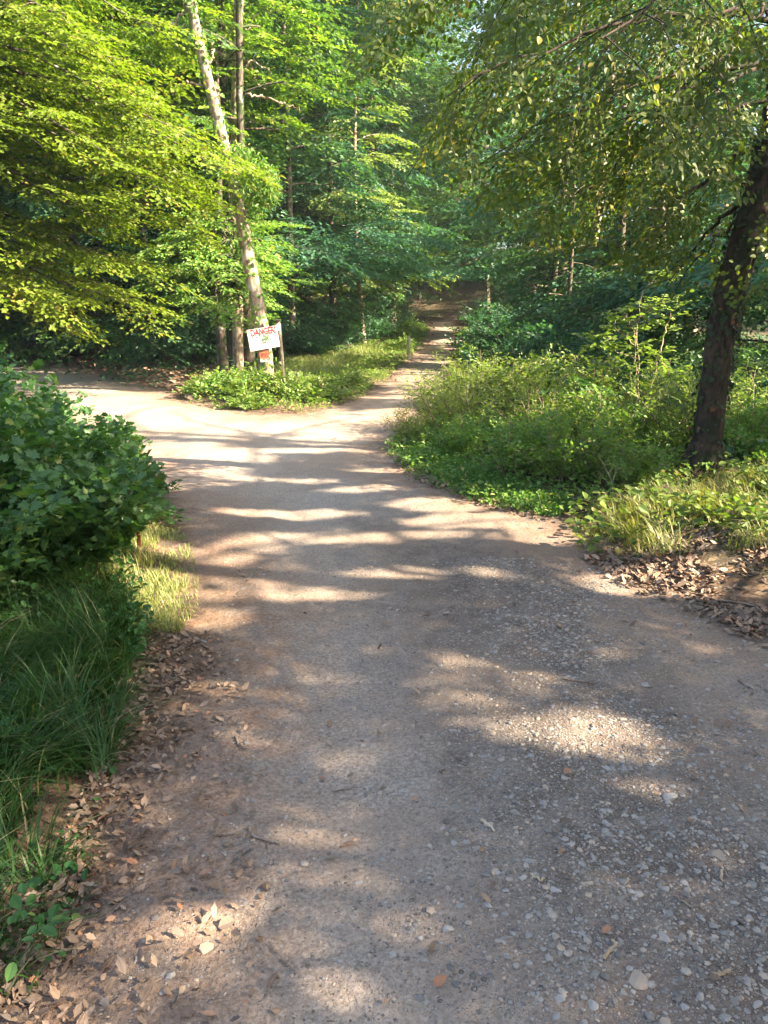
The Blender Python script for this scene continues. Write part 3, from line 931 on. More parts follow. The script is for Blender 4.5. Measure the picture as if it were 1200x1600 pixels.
for (ex, ey, Y, sz, sag) in [(330, 440, 15.6, 3.0, .2), (370, 470, 15.4, 2.8, .2), (300, 470, 15.0, 2.7, .2), (400, 455, 15.8, 2.9, .2), (270, 500, 15.2, 2.4, .2), (350, 400, 16, 3.3, .2), (250, 440, 15.6, 3.0, .2), (430, 470, 16.2, 2.8, .2), (320, 500, 15.2, 2.2, .15), (280, 400, 16, 3.4, .2), (425, 420, 16.4, 3.2, .2), (350, 450, 14.8, 3.0, .2), (380, 490, 15.0, 2.6, .1), (340, 480, 14.6, 2.7, .15), (360, 425, 15, 3.2, .2), (300, 440, 15.2, 3, .2), (380, 440, 16.2, 3.0, .2), (260, 460, 15.4, 2.8, .2)]:
    lim3.append((sz, at_y(ex, ey, Y), sag))
limb_tree('hornbeam_tree', 'low hornbeam with flat sprays just left of the danger sign', tuple(G(330, 592)[:2] + np.array([0, 1.2])), 6.0, .10, lim3, 'thicket', 'bark_dark', rng, L=.5, leaf=.08, thin=1.0, seclen=(.5, 1.2))

# --- the forest behind: prototypes, then copies
def rngs(k): return np.random.default_rng(300 + k)
PROTO = {}
def proto(key, **kw):
    o = tree(rngs(len(PROTO)), **kw)
    PROTO[key] = o
    return o
proto('tall1', h=19, r=.20, hb=3.2, nl=46, Rad=4.2, leaf=.15, mat='forest', L=1.15, step=.52, el=(0, 55))
proto('tall2', h=17, r=.18, hb=2.6, nl=42, Rad=3.8, leaf=.15, mat='cool', L=1.15, step=.52, el=(-5, 50))
proto('under1', h=8.5, r=.10, hb=1.25, nl=30, Rad=3.0, leaf=.10, mat='cool', L=.85, step=.36, el=(-4, 45), gravity=.06)
proto('under2', h=7.0, r=.09, hb=1.0, nl=26, Rad=2.7, leaf=.10, mat='forest', L=.85, step=.36, el=(-4, 45), gravity=.06)
proto('slim1', h=16, r=.15, hb=6.5, nl=22, Rad=2.6, leaf=.14, mat='forest', bark='bark_pale', L=1.0, step=.5, el=(5, 55))
proto('slim2', h=14, r=.12, hb=4.5, nl=20, Rad=2.2, leaf=.12, mat='forest', bark='bark_dark', L=.9, step=.45, el=(10, 60))
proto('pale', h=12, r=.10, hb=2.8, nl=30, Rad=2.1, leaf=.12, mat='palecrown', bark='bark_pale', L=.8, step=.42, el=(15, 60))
ADJ = {'pale': 'pale yellow-green sunlit tree','tall1': 'tall broadleaf tree with wide crown', 'tall2': 'tall dark-leaved tree', 'under1': 'low dark hornbeam with layered branches',
       'under2': 'low green understorey tree', 'slim1': 'slim pale-trunked tree', 'slim2': 'slim dark-trunked tree'}
NAME = {'pale': 'young_tree', 'tall1': 'broadleaf_tree', 'tall2': 'broadleaf_tree', 'under1': 'hornbeam_tree', 'under2': 'understorey_tree', 'slim1': 'slim_tree', 'slim2': 'slim_tree'}
SPOTS = []
used_proto = set()
def put_tree(key, x, y, rz=None, sc=1.0, tilt=None):
    rz = random.random() * 6.28 if rz is None else rz
    tilt = tilt or (random.gauss(0, .03), random.gauss(0, .03))
    z = Hs(x, y) - .06
    if key in used_proto:
        o = dup(PROTO[key], (x, y, z), rz, sc, tilt)
    else:
        used_proto.add(key); o = PROTO[key]
        o.location = (x, y, z); o.rotation_euler = (tilt[0], tilt[1], rz); o.scale = (sc,) * 3
    o.name = NAME[key]
    if x > -4.5 and 11 < y < 60 and x < 18 and o is not PROTO[key]:
        P, D, N, sz, shp, wV, wF = LEAFDATA[PROTO[key].as_pointer()]
        mt = Matrix.LocRotScale(Vector((x, y, z)), o.rotation_euler, Vector((sc, sc, sc)))
        Mx = np.array(mt)
        W = P @ Mx[:3, :3].T + Mx[:3, 3]
        k = ~(lets_light(W) | lets_light(W + D * .1))
        k &= ~((road_sd(W[:, 0], W[:, 1]) < 1.2) & (W[:, 2] < Hbase(W[:, 0], W[:, 1]) + 2.0) & (W[:, 1] > 13))
        if k.mean() < .99:
            me = leaf_mesh('crown', P[k], D[k], N[k], sz[k], shp)
            me.materials.append(KIDS[PROTO[key].as_pointer()][1].data.materials[0])
            for c in o.children:
                if c.name.startswith('crown'): c.data = me
            Wv = wV @ Mx[:3, :3].T + Mx[:3, 3]
            bad = (road_sd(Wv[:, 0], Wv[:, 1]) < 1.3) & (Wv[:, 2] < Hbase(Wv[:, 0], Wv[:, 1]) + 2.4)
            bad |= (np.hypot(wV[:, 0], wV[:, 1]) > .6) & lets_light(Wv)
            if bad.any():
                fk = wF[~bad[wF].any(1)]
                me2 = mesh_from('trunk', wV, [fk], None, True)
                me2.materials.append(KIDS[PROTO[key].as_pointer()][0].data.materials[0])
                for c in o.children:
                    if c.name.startswith('trunk'): c.data = me2
    SPOTS.append((key, x, y, o))
    return o
# by hand: the ones that shape the picture (pixel of the foot, kind, scale)
def foot(px, py): 
    p = G(px, py); return p[0], p[1]
for (px_, Y, key, sc) in [(30, 33, 'tall1', 1.0), (100, 36, 'tall2', 1.0), (160, 26, 'under1', 1.0), (250, 27, 'under2', 1.0), (285, 33, 'slim1', 1.0), (225, 24, 'slim2', 1.0),
                          (568, 25, 'pale', .82), (520, 26.5, 'pale', .6), (700, 40, 'pale', .8), (850, 30, 'pale', .8), (60, 21, 'under2', 1.1), (150, 20.5, 'under1', 1.0), (235, 19.5, 'under1', 1.0), (215, 23, 'slim1', 1.0), (300, 22, 'under2', 1.1), (363, 18.2, 'slim2', 1.0), (388, 17.4, 'slim2', .9),
                          (455, 21, 'under1', 1.15), (520, 24, 'under1', 1.2), (515, 28, 'under1', 1.05), (480, 27, 'tall2', 1.0), (560, 33, 'slim1', 1.0), (612, 36, 'slim1', 1.1), (600, 32, 'slim2', 1.0),
                          (585, 36, 'under2', 1.0), (540, 31, 'under2', 1.1), (430, 24, 'under1', 1.1),
                          (855, 22, 'under1', .85), (880, 17, 'under2', .7), (860, 20, 'under1', 1.0), (815, 30, 'under2', 1.0), (830, 28, 'slim1', 1.0), (905, 22, 'slim1', 1.0), (960, 17, 'under1', .9),
                          (1040, 16, 'under1', .9), (1080, 22, 'slim1', 1.1), (1150, 14.5, 'under2', .9), (1250, 13, 'under1', 1.0), (1120, 19, 'tall2', .9), (980, 24, 'tall1', 1.0), (870, 28, 'tall2', 1.0), (760, 36, 'tall1', .9),
                          (-80, 20, 'under1', 1.1), (-60, 24, 'tall1', .9), (70, 27, 'tall1', .9), (200, 28, 'tall2', .95), (330, 27, 'tall1', 1.0), (420, 31, 'tall2', 1.0), (540, 38, 'tall2', 1.1), (610, 46, 'tall1', 1.0),
                          (700, 58, 'tall2', 1.1), (655, 52, 'under2', 1.2), (735, 50, 'under1', 1.2), (690, 64, 'under2', 1.5), (785, 44, 'under2', 1.0)]:
    d = ray(px_, 500); x = d[0] / d[1] * Y
    put_tree(key, x, Y, sc=sc)
# the rest at random further back
pts = [(s[1], s[2]) for s in SPOTS]
tries = 0; more = 0
rg = random.Random(12)
while more < 46 and tries < 4000:
    tries += 1
    Y = 26 + 50 * rg.random() ** 1.2; x = (rg.random() * 2 - 1) * .60 * Y
    if min((x - a) ** 2 + (Y - b) ** 2 for a, b in pts) < (3.6 + .03 * Y) ** 2: continue
    if road_sd([x], [Y])[0] < 1.6: continue
    key = rg.choice(['tall1', 'tall2', 'tall1', 'tall2', 'slim1', 'under1'])
    put_tree(key, x, Y, sc=.9 + .35 * rg.random() + (.15 if Y > 45 else 0)); pts.append((x, Y)); more += 1
ZONES = [(-9e9, 110, 'behind the brown bank at the left'), (110, 300, 'behind the left fork of the road'), (300, 440, 'behind the danger sign'), (440, 640, 'between the sign and the narrow path'),
         (640, 725, 'at the far end of the narrow path'), (725, 900, 'on the right of the narrow path'), (900, 1080, 'behind the pale-stemmed sapling'), (1080, 9e9, 'behind the mossy leaning trunk')]
ORD = ['frontmost', 'second', 'third', 'fourth', 'fifth', 'sixth', 'seventh', 'eighth', 'ninth', 'tenth', 'eleventh', 'twelfth']
cnt = {}
for key, x, y, o in sorted(SPOTS, key=lambda s: s[2]):
    px_ = proj(np.array([[x, y, 0]]))[0][0]
    z = [zz for a, b, zz in ZONES if a <= px_ < b][0]
    k = cnt.get((key, z), 0); cnt[(key, z)] = k + 1
    tag(o, '%s, %s %s' % (ADJ[key], ORD[min(k, 11)], z), 'tree', 'trees of the wood')

# ------------------------------------------------------------------ shrubs and plants
def shrub_parts(rng, R_, h, n_st, leaf, shape, L=.35, up=.5, nsp=9, tj=.4, nl=7, side=2, ns=3, keep=None):
    w = Soup(); A, X = [], []
    for i in range(n_st):
        a = rng.random() * 2 * pi; rr_ = sqrt(rng.random())
        el = R(90) - rr_ * (1 - up) * R(95)
        ln = h * (.7 + .45 * rng.random()) * (1 if el > .6 else 1)
        s = np.array([cos(a), sin(a), 0]) * R_ * .35 * rr_
        d = np.array([cos(a) * cos(el) * R_ / h * 1.1, sin(a) * cos(el) * R_ / h * 1.1, sin(el)])
        lp = limb_path(rng, s, d, ln, 6, .07, .14)
        if keep is None or keep(lp[1:]).all(): w.tube(lp, np.linspace(.009, .003, len(lp)), 4)
        m = nsp; u = .15 + .85 * (np.arange(m) + rng.random(m)) / m
        A.append(interp(lp, np.clip(u, 0, 1)))
        aa = rng.random(m) * 2 * pi
        X.append(np.stack([np.cos(aa), np.sin(aa), .15 + .5 * rng.random(m)], 1) + unit(lp[-1] - lp[0]) * .5)
    A = np.concatenate(A); X = np.concatenate(X)
    P, D, N = place_sprays(A, X, rng, 1.0, L, tj, nl, side, ns)
    m = P[:, 2] > .01
    if keep is not None: m &= keep(P)
    P, D, N = cutoff(P, D, N, m)
    return w, leaf_mesh('foliage', P, D, N, leaf * (.6 + .8 * rng.random(len(P))), shape, rng=rng)

def make_shrub(name, seed, R_, h, n_st, leaf, shape, mat, **kw):
    rng = np.random.default_rng(seed)
    o = empty(name, (0, 0, 0))
    w, lm = shrub_parts(rng, R_, h, n_st, leaf, shape, **kw)
    part('stems', w.mesh('stems'), M['twig'], o)
    part('foliage', lm, M[mat], o)
    return o

def spread(proto_, spots, cat, group):
    first = True
    for (x, y, sc, lab) in spots:
        z = Hs(x, y) - .03
        rz = random.random() * 6.28
        sc *= random.choice((.45, .55, .65, .78, .92)) if group.startswith('shrubs of') else 1
        if first:
            o = proto_; o.location = (x, y, z); o.rotation_euler = (0, 0, rz); o.scale = (sc,) * 3; first = False
        else:
            o = dup(proto_, (x, y, z), rz, sc)
        tag(o, lab, cat, group)

def fp(px, py, sc, lab):
    p = G(px, py); return (p[0], p[1], sc, lab)

# the big-leaved bush at the left, three shrubs grown together
BUSH_X = [-400, 0, 40, 90, 160, 195, 225, 252, 268, 330]
BUSH_Y = [520, 560, 612, 655, 692, 722, 755, 790, 900, 2000]
for i, (px_, Y, hh, RR, ns_, lab, mt) in enumerate([
        (60, 4.3, 1.05, .62, 50, 'big-leaved bush leaning over the left verge, the nearest of four', 'hazel'),
        (-20, 5.2, 1.40, .80, 50, 'tall leafy bush at the left edge behind the nearest one', 'hazel'),
        (130, 5.6, .75, .58, 44, 'low bush at the end of the left verge beside the fork', 'hazel'),
        (-80, 3.7, 1.15, .60, 36, 'dark bush cut by the left edge above the long grass', 'hazel')]):
    d = ray(px_, 600); x = d[0] / d[1] * Y
    loc = np.array([x, Y, Hs(x, Y) - .04])
    def trim(P, loc=loc):
        a, b = proj(P + loc)
        gap = fbm(P[:, 0] * 4.5 + 3 * P[:, 2], P[:, 2] * 4.5 - 2 * P[:, 1], 61, 3) > .40
        return gap & (b < np.interp(a, [-400, 60, 130, 200, 280], [1250, 960, 890, 835, 805]) + 60 * (fbm(P[:, 0] * 6, P[:, 1] * 6, 18, 2) - .5)) & (b > np.interp(a, BUSH_X, BUSH_Y) - 30 + 230 * (fbm(P[:, 0] * 5 + P[:, 1] * 3, P[:, 2] * 5, 8, 3) - .5))
    o = make_shrub('leafy_bush', 40 + i, RR, hh, ns_, .043, 'lobed', mt, L=.23, nsp=17, nl=7, side=2, ns=2, up=.45, keep=trim)
    o.location = loc
    tag(o, lab, 'bush', 'big-leaved bushes on the left verge')

# the thicket on the right of the fork
th = make_shrub('thicket_shrub', 50, .52, .72, 30, .045, 'diamond', 'thicket', L=.20, nsp=11, nl=8, side=1, ns=3, up=.62)
spread(th, [fp(668, 698, .62, 'small shrub at the tip of the thicket where the road narrows'), fp(720, 715, .95, 'leafy shrub with brown twigs near the tip of the thicket'), fp(760, 690, 1.0, 'bushy green shrub behind the brown-twigged one in the thicket'),
            fp(800, 745, .85, 'dark low shrub at the front edge of the thicket'), fp(850, 710, 1.05, 'rounded shrub in the middle of the thicket'), fp(880, 755, .9, 'shaded shrub at the front beside the dead flower stalk'),
            fp(930, 715, 1.05, 'sunlit shrub in front of the pale-stemmed sapling'), fp(975, 762, .85, 'low shrub at the verge in front of the mossy trunk'), fp(1000, 690, 1.15, 'shrub around the foot of the sapling'),
            fp(1050, 715, .95, 'shrub touching the left side of the mossy trunk'), fp(1150, 730, .95, 'shrub on the right of the mossy trunk'), fp(1200, 745, 1.0, 'shrub at the right edge behind the pale grass'),
            fp(900, 665, 1.2, 'shrub at the back of the thicket left of the sapling'), fp(820, 660, 1.1, 'shrub at the back of the thicket with yellow-green top'), fp(1130, 690, 1.1, 'shrub in the hollow behind the mossy trunk')],
       'shrub', 'shrubs of the thicket')
br = make_shrub('bright_shrub', 51, .42, .85, 26, .045, 'narrow', 'bright', L=.20, nsp=11, nl=8, side=1, ns=3, up=.62)
spread(br, [fp(692, 672, .8, 'pale yellow-green shrub with feathery shoots beside the narrow path'), fp(738, 662, 1.0, 'second feathery pale shrub set back from the road'), fp(640, 692, .5, 'small pale shrub at the road edge under the feathery one'), fp(715, 685, .9, 'feathery pale shrub in front, between the other two and the road'), fp(775, 655, .8, 'feathery pale shrub behind the others by the narrow path'),
            fp(845, 700, .9, 'feathery shrub beside the short leafy sapling'), fp(930, 690, .6, 'feathery shrub just left of the pale-stemmed sapling'), fp(1050, 700, .95, 'feathery shrub leaning on the mossy trunk'), fp(1150, 710, 1.0, 'feathery shrub right of the mossy trunk'), fp(1200, 725, .95, 'feathery shrub at the right edge beyond the mossy trunk')],
       'shrub', 'feathery pale shrubs')
# along the path and around the sign
lo = make_shrub('low_plant', 52, .45, .34, 26, .055, 'ovate', 'thicket', L=.2, nsp=7, nl=6, side=1, ns=2, up=.4)
spread(lo, [fp(335, 618, 1.0, 'low leafy plant at the left tip of the verge by the sign'), fp(370, 612, 1.0, 'low plant left of the foot of the sign tree'), fp(405, 622, 1.1, 'low plant in front of the foot of the sign tree'), fp(440, 618, 1.1, 'low plant right of the foot of the sign tree'),
            fp(465, 628, .9, 'low plant at the road edge right of the sign tree'), fp(390, 636, .8, 'low plant nearest the road below the sign'), fp(500, 622, .9, 'shaded low plant between sign tree and grass patch'), fp(540, 606, .9, 'shaded low plant left of the narrow path'),
            fp(628, 548, 1.1, 'plant on the left edge of the narrow path beside the stake'), fp(612, 528, 1.3, 'plant behind the wooden stake'), fp(752, 560, 1.3, 'plant on the right edge of the narrow path'), fp(752, 530, 1.5, 'plant near the crest on the right of the path'),
            fp(640, 514, 1.4, 'plant near the crest on the left of the path'), fp(765, 590, 1.2, 'plant between the narrow path and the thicket')],
       'plant', 'low plants along the road')
dk = make_shrub('dark_shrub', 53, 1.0, 1.1, 44, .075, 'diamond', 'cool', L=.4, nsp=10, nl=8, side=2, ns=3, up=.5)
spread(dk, [fp(470, 560, .9, 'dark shrub right of the slanting post'), fp(520, 545, 1.0, 'dark shrub behind the sunny grass'), fp(570, 532, 1.0, 'dark shrub behind the stake'), fp(600, 506, 1.3, 'dark shrub beside the crest of the path'),
            fp(790, 540, 1.1, 'dark shrub overhanging the right of the path'), fp(850, 585, .9, 'dark shrub behind the feathery shrubs'), fp(830, 600, .9, 'dark shrub in the hollow behind the thicket'), fp(900, 600, 1.0, 'dark shrub left of the sapling in the hollow'),
            fp(960, 590, 1.1, 'dark shrub behind the sapling'), fp(1050, 590, 1.1, 'dark shrub between sapling and mossy trunk'), fp(1170, 600, 1.1, 'dark shrub right of the mossy trunk in the hollow'), fp(330, 560, 1.0, 'dark shrub in the shade left of the sign'), fp(775, 508, 1.2, 'dark shrub right of the crest'), fp(800, 560, 1.2, 'dark shrub under the trees right of the path')],
       'shrub', 'dark shrubs under the trees')

# sapling with pale stems
YP = 8.6
def px_plant(name, label, cat, Y, stems, mat, leafmat, leaf, L, per, rng, shape='ovate', basepx=None, nl=7, side=1, ns=3, up=.2):
    b = at_y(*(basepx or stems[0][0][0]), Y); b[2] = Hs(b[0], b[1]) - .03
    o = empty(name, b); w = Soup(); A, X = [], []
    for pts, r in stems:
        p = px_line([(q[0], q[1], (q[2] if len(q) > 2 else 0)) for q in pts], Y) - b
        if pts[0] == (basepx or stems[0][0][0]): p[0] = [0, 0, 0]
        k = np.linspace(0, 1, 14); p = interp(p, k); p[1:-1] += rng.normal(0, .008, (12, 3))
        w.tube(p, np.linspace(r, r * .3, 14), 6)
        u = .3 + .7 * rng.random(per)
        A.append(interp(p, u)); a = rng.random(per) * 2 * pi
        X.append(np.stack([np.cos(a), np.sin(a), up + .3 * rng.random(per)], 1))
    A = np.concatenate(A); X = np.concatenate(X)
    P, D, N = place_sprays(A, X, rng, 1.0, L, .25, nl, side, ns)
    part('stems', w.mesh('stems'), M[mat], o)
    part('foliage', leaf_mesh('foliage', P, D, N, leaf * (.7 + .6 * rng.random(len(P))), shape, rng=rng), M[leafmat], o)
    tag(o, label, cat); return o
rng = np.random.default_rng(60)
px_plant('sapling', 'thin sapling with pale forked stems and sparse leaves above the thicket', 'sapling', YP,
         [([(1003, 668), (1015, 610), (1028, 560), (1032, 550)], .014), ([(1003, 668), (998, 600), (996, 520), (1000, 470)], .010), ([(1032, 550), (1040, 510), (1060, 470)], .008), ([(1000, 470), (1015, 440), (1045, 432)], .006),
          ([(1003, 668), (992, 590), (992, 520), (975, 480)], .008), ([(1012, 622), (1040, 605), (1070, 590)], .007), ([(996, 520), (960, 530), (925, 528)], .006), ([(992, 560), (950, 545), (910, 540)], .006),
          ([(996, 500), (1020, 480), (1055, 462)], .006), ([(1028, 560), (1050, 580), (1062, 590)], .004), ([(992, 540), (960, 510), (965, 480)], .005)], 'stem', 'bright', .055, .20, 11, rng)
px_plant('sapling', 'short leafy sapling standing in the thicket left of the pale-stemmed one', 'sapling', 9.0,
         [([(850, 700), (846, 640), (850, 600), (855, 545)], .008), ([(846, 640), (838, 660), (842, 680)], .006), ([(850, 620), (880, 590), (900, 580)], .005), ([(850, 600), (835, 575), (825, 560)], .004)], 'stem', 'bright', .05, .17, 5, rng)
px_plant('sapling', 'dark bushy sapling in the middle of the thicket', 'sapling', 8.4,
         [([(917, 700), (916, 650), (918, 605)], .008), ([(916, 660), (890, 630), (870, 618)], .006), ([(916, 650), (945, 625), (965, 615)], .006), ([(916, 640), (900, 610), (905, 595)], .005)], 'twig', 'hazel', .055, .2, 7, rng)
for k_, (sts, lab) in enumerate([
        ([([(215, 800), (235, 770), (262, 757), (284, 762)], .005), ([(215, 800), (222, 760), (245, 735)], .004)], 'thin leafy shoot reaching out over the road edge from the low bush'),
        ([([(150, 905), (170, 905), (192, 903)], .005), ([(150, 905), (150, 880), (165, 862)], .004)], 'shaded leafy shoot above the long grass at the foot of the bush'),
        ([([(232, 835), (240, 800), (252, 790)], .004), ([(232, 835), (262, 812), (276, 806)], .004), ([(232, 835), (215, 800)], .003)], 'small leafy shoot between the low bush and the sunny grass')]):
    px_plant('leafy_shoot', lab, 'plant', [6.2, 4.4, 5.4][k_], sts, 'twig', 'hazel', .05, .14, 5, rng, 'lobed', nl=5, side=1, ns=2)
# dead stalk in front of the thicket
w = Soup(); b = G(958, 782)
for pts, r in [([(958, 782), (957, 755), (942, 722), (935, 715)], .004), ([(957, 755), (962, 735), (968, 730)], .003), ([(950, 740), (960, 728), (958, 722)], .003), ([(957, 760), (940, 745), (935, 735)], .002)]:
    p = px_line([(q[0], q[1], 0) for q in pts], b[1]) - b; w.tube(interp(p, np.linspace(0, 1, 10)), np.linspace(r, r * .5, 10), 5)
tag(link('dead_stalk', w.mesh('dead_stalk'), M['stem'], loc=b), 'dry branched stalk sticking up at the front of the thicket', 'plant')
# red-brown dock and grass stalks on the left verge
def dock(px_, py_, hpx, label):
    b = G(px_, py_); Y = b[1]; o = empty('dock_plant', b); rng = np.random.default_rng(int(px_))
    h = hpx / F * Y; w = Soup(); p = limb_path(rng, (0, 0, 0), (.02, 0, 1), h, 8, 0, .03); w.tube(p, np.linspace(.004, .0015, 9), 5)
    part('stem', w.mesh('stem'), M['rust'], o)
    n = 260; t = .45 + .55 * rng.random(n); c = interp(p, np.clip(t, 0, 1)); a = rng.random(n) * 6.28
    out = np.stack([np.cos(a), np.sin(a), .6 + 0 * a], 1)
    part('seed_head', leaf_mesh('seed_head', c + out * .006 * rng.random((n, 1)), out, rng.normal(0, 1, (n, 3)), .012, 'ovate', rng=rng), M['rust'], o)
    tag(o, label, 'plant')
M['rust'] = bark_mat('rust seed', (.20, .07, .03), (.36, .15, .07))
dock(219, 880, 62, 'rust-red seed stalk standing in the sunny grass on the left')
dock(548, 552, 16, 'small brown seed stalk in the far grass patch')
dock(637, 560, 22, 'brown seed stalk beside the wooden stake')

# ------------------------------------------------------------------ grass
def grass_mesh(name, XY, hgt, rng, lean=.45, width=.0045, seg=4, dirv=None):
    k_ = road_sd(XY[:, 0], XY[:, 1]) > -.06
    XY = XY[k_]; hgt = hgt[k_]
    sd_ = road_sd(XY[:, 0], XY[:, 1]) + (fbm(XY[:, 0] * 5, XY[:, 1] * 5, 222, 2) - .5) * .5
    hgt = hgt * (.3 + .7 * sstep(-.05, .45, sd_))
    k_ = rng.random(len(XY)) < .25 + .75 * sstep(-.1, .3, sd_)
    XY = XY[k_]; hgt = hgt[k_]
    n = len(XY); x, y = XY[:, 0], XY[:, 1]
    z = H(x, y)
    a = rng.random(n) * 2 * pi
    ld = np.stack([np.cos(a), np.sin(a)], 1)
    if dirv is not None:
        ff = fbm(x * 3.5, y * 3.5, 123, 2) * 14
        ld = unit(ld * .6 + np.stack([np.cos(ff), np.sin(ff)], 1) * .9 + np.asarray(dirv))
    side = np.stack([-ld[:, 1], ld[:, 0]], 1)
    le = lean * (.3 + 1.2 * rng.random(n))
    rows = []
    for k in range(seg + 1):
        t = k / seg
        off = ld * (le * hgt * t ** 1.8)[:, None]
        zz = z - .01 + hgt * (t - .28 * le * t ** 2.6)
        c = np.stack([x + off[:, 0], y + off[:, 1], zz], 1)
        wdt = width * (1 - t ** 1.5) * (.6 + .8 * rng.random(n)) if k < seg else np.zeros(n)
        s3 = np.stack([side[:, 0] * wdt, side[:, 1] * wdt, 0 * wdt], 1)
        rows += [c - s3, c + s3] if k < seg else [c]
    V = np.stack(rows, 1); m = V.shape[1]; V = V.reshape(-1, 3)
    b = np.arange(n)[:, None] * m
    Q = np.concatenate([b + np.array([2 * k, 2 * k + 1, 2 * k + 3, 2 * k + 2]) for k in range(seg - 1)])
    T_ = b + np.array([2 * seg - 2, 2 * seg - 1, 2 * seg])
    tint = rng.random(n)
    return mesh_from(name, V, [T_, Q], {'tint': np.concatenate([tint] + [tint] * (seg - 1))})

def scatter_px(poly, n, rng, bias=1.0):
    """random ground points inside a polygon drawn on the photograph, evenly spread over the ground"""
    W = np.array([ground_hit(a, b, Hbase)[:2] for a, b in poly])
    lo_, hi = W.min(0), W.max(0); out = []
    tot = 0
    while tot < n:
        q = lo_ + (hi - lo_) * rng.random((n * 2, 2))
        ins = np.zeros(len(q), bool)
        for i in range(len(W)):
            a, b = W[i], W[(i + 1) % len(W)]
            c = (a[1] > q[:, 1]) != (b[1] > q[:, 1])
            ins ^= c & (q[:, 0] < a[0] + (q[:, 1] - a[1]) * (b[0] - a[0]) / (b[1] - a[1] + 1e-12))
        out.append(q[ins]); tot += ins.sum()
    return np.concatenate(out)[:n]

rng = np.random.default_rng(70)
def clumpy(q, rng, s=3.0, thr=.45):
    f = fbm(q[:, 0] * s, q[:, 1] * s, 77, 3)
    return q[(f + (rng.random(len(q)) - .5) * .25) > thr]
# long dark grass, left foreground
q = scatter_px([(-220, 1620), (60, 1560), (120, 1450), (150, 1300), (190, 1150), (215, 1020), (200, 940), (60, 930), (-300, 940), (-600, 1200)], 26000, rng)
q = clumpy(q, rng, 4, .33)
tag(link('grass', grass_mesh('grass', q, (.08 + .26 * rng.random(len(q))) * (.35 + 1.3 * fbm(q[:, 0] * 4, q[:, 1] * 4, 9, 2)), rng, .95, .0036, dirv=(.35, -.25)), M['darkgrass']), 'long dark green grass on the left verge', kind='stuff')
# sunny grass, left verge
q = scatter_px([(150, 1000), (280, 990), (310, 950), (310, 900), (300, 850), (255, 800), (225, 760), (120, 760), (100, 900)], 15000, rng)
q = clumpy(q, rng, 5, .36)
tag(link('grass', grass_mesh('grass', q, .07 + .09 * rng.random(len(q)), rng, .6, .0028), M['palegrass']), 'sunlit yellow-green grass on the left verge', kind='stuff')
q = scatter_px([(60, 760), (225, 770), (290, 830), (262, 770), (235, 735), (205, 700), (120, 668), (50, 640), (0, 640)], 7000, rng)
tag(link('grass', grass_mesh('grass', q, .08 + .10 * rng.random(len(q)), rng, .6, .004), M['grass']), 'short grass along the end of the left verge', kind='stuff')
# right verge: pale drooping grass
q = scatter_px([(905, 860), (890, 815), (960, 780), (1060, 770), (1200, 760), (1330, 800), (1330, 880), (1200, 885), (1060, 880), (980, 885)], 14000, rng)
q = clumpy(q, rng, 3.5, .53)
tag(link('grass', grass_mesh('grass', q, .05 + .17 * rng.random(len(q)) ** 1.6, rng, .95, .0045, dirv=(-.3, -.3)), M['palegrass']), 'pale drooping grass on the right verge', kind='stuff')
# grass between sign and narrow path, and along its edges
q = scatter_px([(440, 640), (480, 648), (560, 630), (610, 596), (640, 562), (650, 548), (560, 548), (440, 565), (430, 590)], 24000, rng)
q = clumpy(q, rng, 1.2, .40)
tag(link('grass', grass_mesh('grass', q, .05 + .22 * rng.random(len(q)) * sstep(.5, 1.6, road_sd(q[:, 0], q[:, 1])), rng, .6, .007, 3), M['palegrass']), 'grass between the danger sign and the narrow path', kind='stuff')
q = scatter_px([(600, 705), (640, 745), (740, 785), (860, 812), (900, 800), (760, 750), (660, 700)], 9000, rng)
tag(link('grass', grass_mesh('grass', q, .05 + .09 * rng.random(len(q)), rng, .6, .0035), M['grass']), 'short grass at the foot of the thicket', kind='stuff')
q = np.concatenate([scatter_px([(715, 545), (704, 585), (680, 610), (760, 610), (780, 560)], 4000, rng), scatter_px([(650, 548), (667, 530), (674, 512), (640, 515), (610, 540)], 4000, rng)])
tag(link('grass', grass_mesh('grass', q, .06 + .10 * rng.random(len(q)), rng, .5, .012, 3), M['grass']), 'grass tufts along the narrow path', kind='stuff')

# low green ground cover under the trees
def cover(name, poly, n, leaf, hgt, mat, label, rng, clump=None, shape='ovate'):
    q = scatter_px(poly, n, rng)
    if clump: q = clumpy(q, rng, *clump)
    z = H(q[:, 0], q[:, 1]); n = len(q)
    hh = hgt * rng.random(n) * (.4 + 1.2 * fbm(q[:, 0] * .9, q[:, 1] * .9, 31, 2))
    P = np.stack([q[:, 0], q[:, 1], z + hh + .01], 1)
    a = rng.random(n) * 2 * pi
    D = np.stack([np.cos(a), np.sin(a), -.2 + .3 * rng.normal(size=n)], 1); N = np.stack([rng.normal(0, .4, n), rng.normal(0, .4, n), np.ones(n)], 1)
    o = link(name, leaf_mesh(name, P, D, N, leaf * (.6 + .8 * rng.random(n)), shape, rng=rng), M[mat])
    return tag(o, label, kind='stuff')
cover('undergrowth', [(720, 600), (720, 545), (760, 520), (1400, 540), (1500, 760), (1100, 770), (1090, 690), (850, 640)], 60000, .075, .40, 'cool', 'low leafy ground cover in the hollow behind the thicket', rng, (1.0, .35), 'diamond')
cover('undergrowth', [(600, 705), (640, 745), (740, 788), (860, 815), (960, 800), (1120, 785), (1300, 770), (1200, 700), (900, 640), (720, 640), (640, 668)], 26000, .04, .16, 'thicket', 'small leaves covering the ground of the thicket', rng, (2.0, .35), 'diamond')
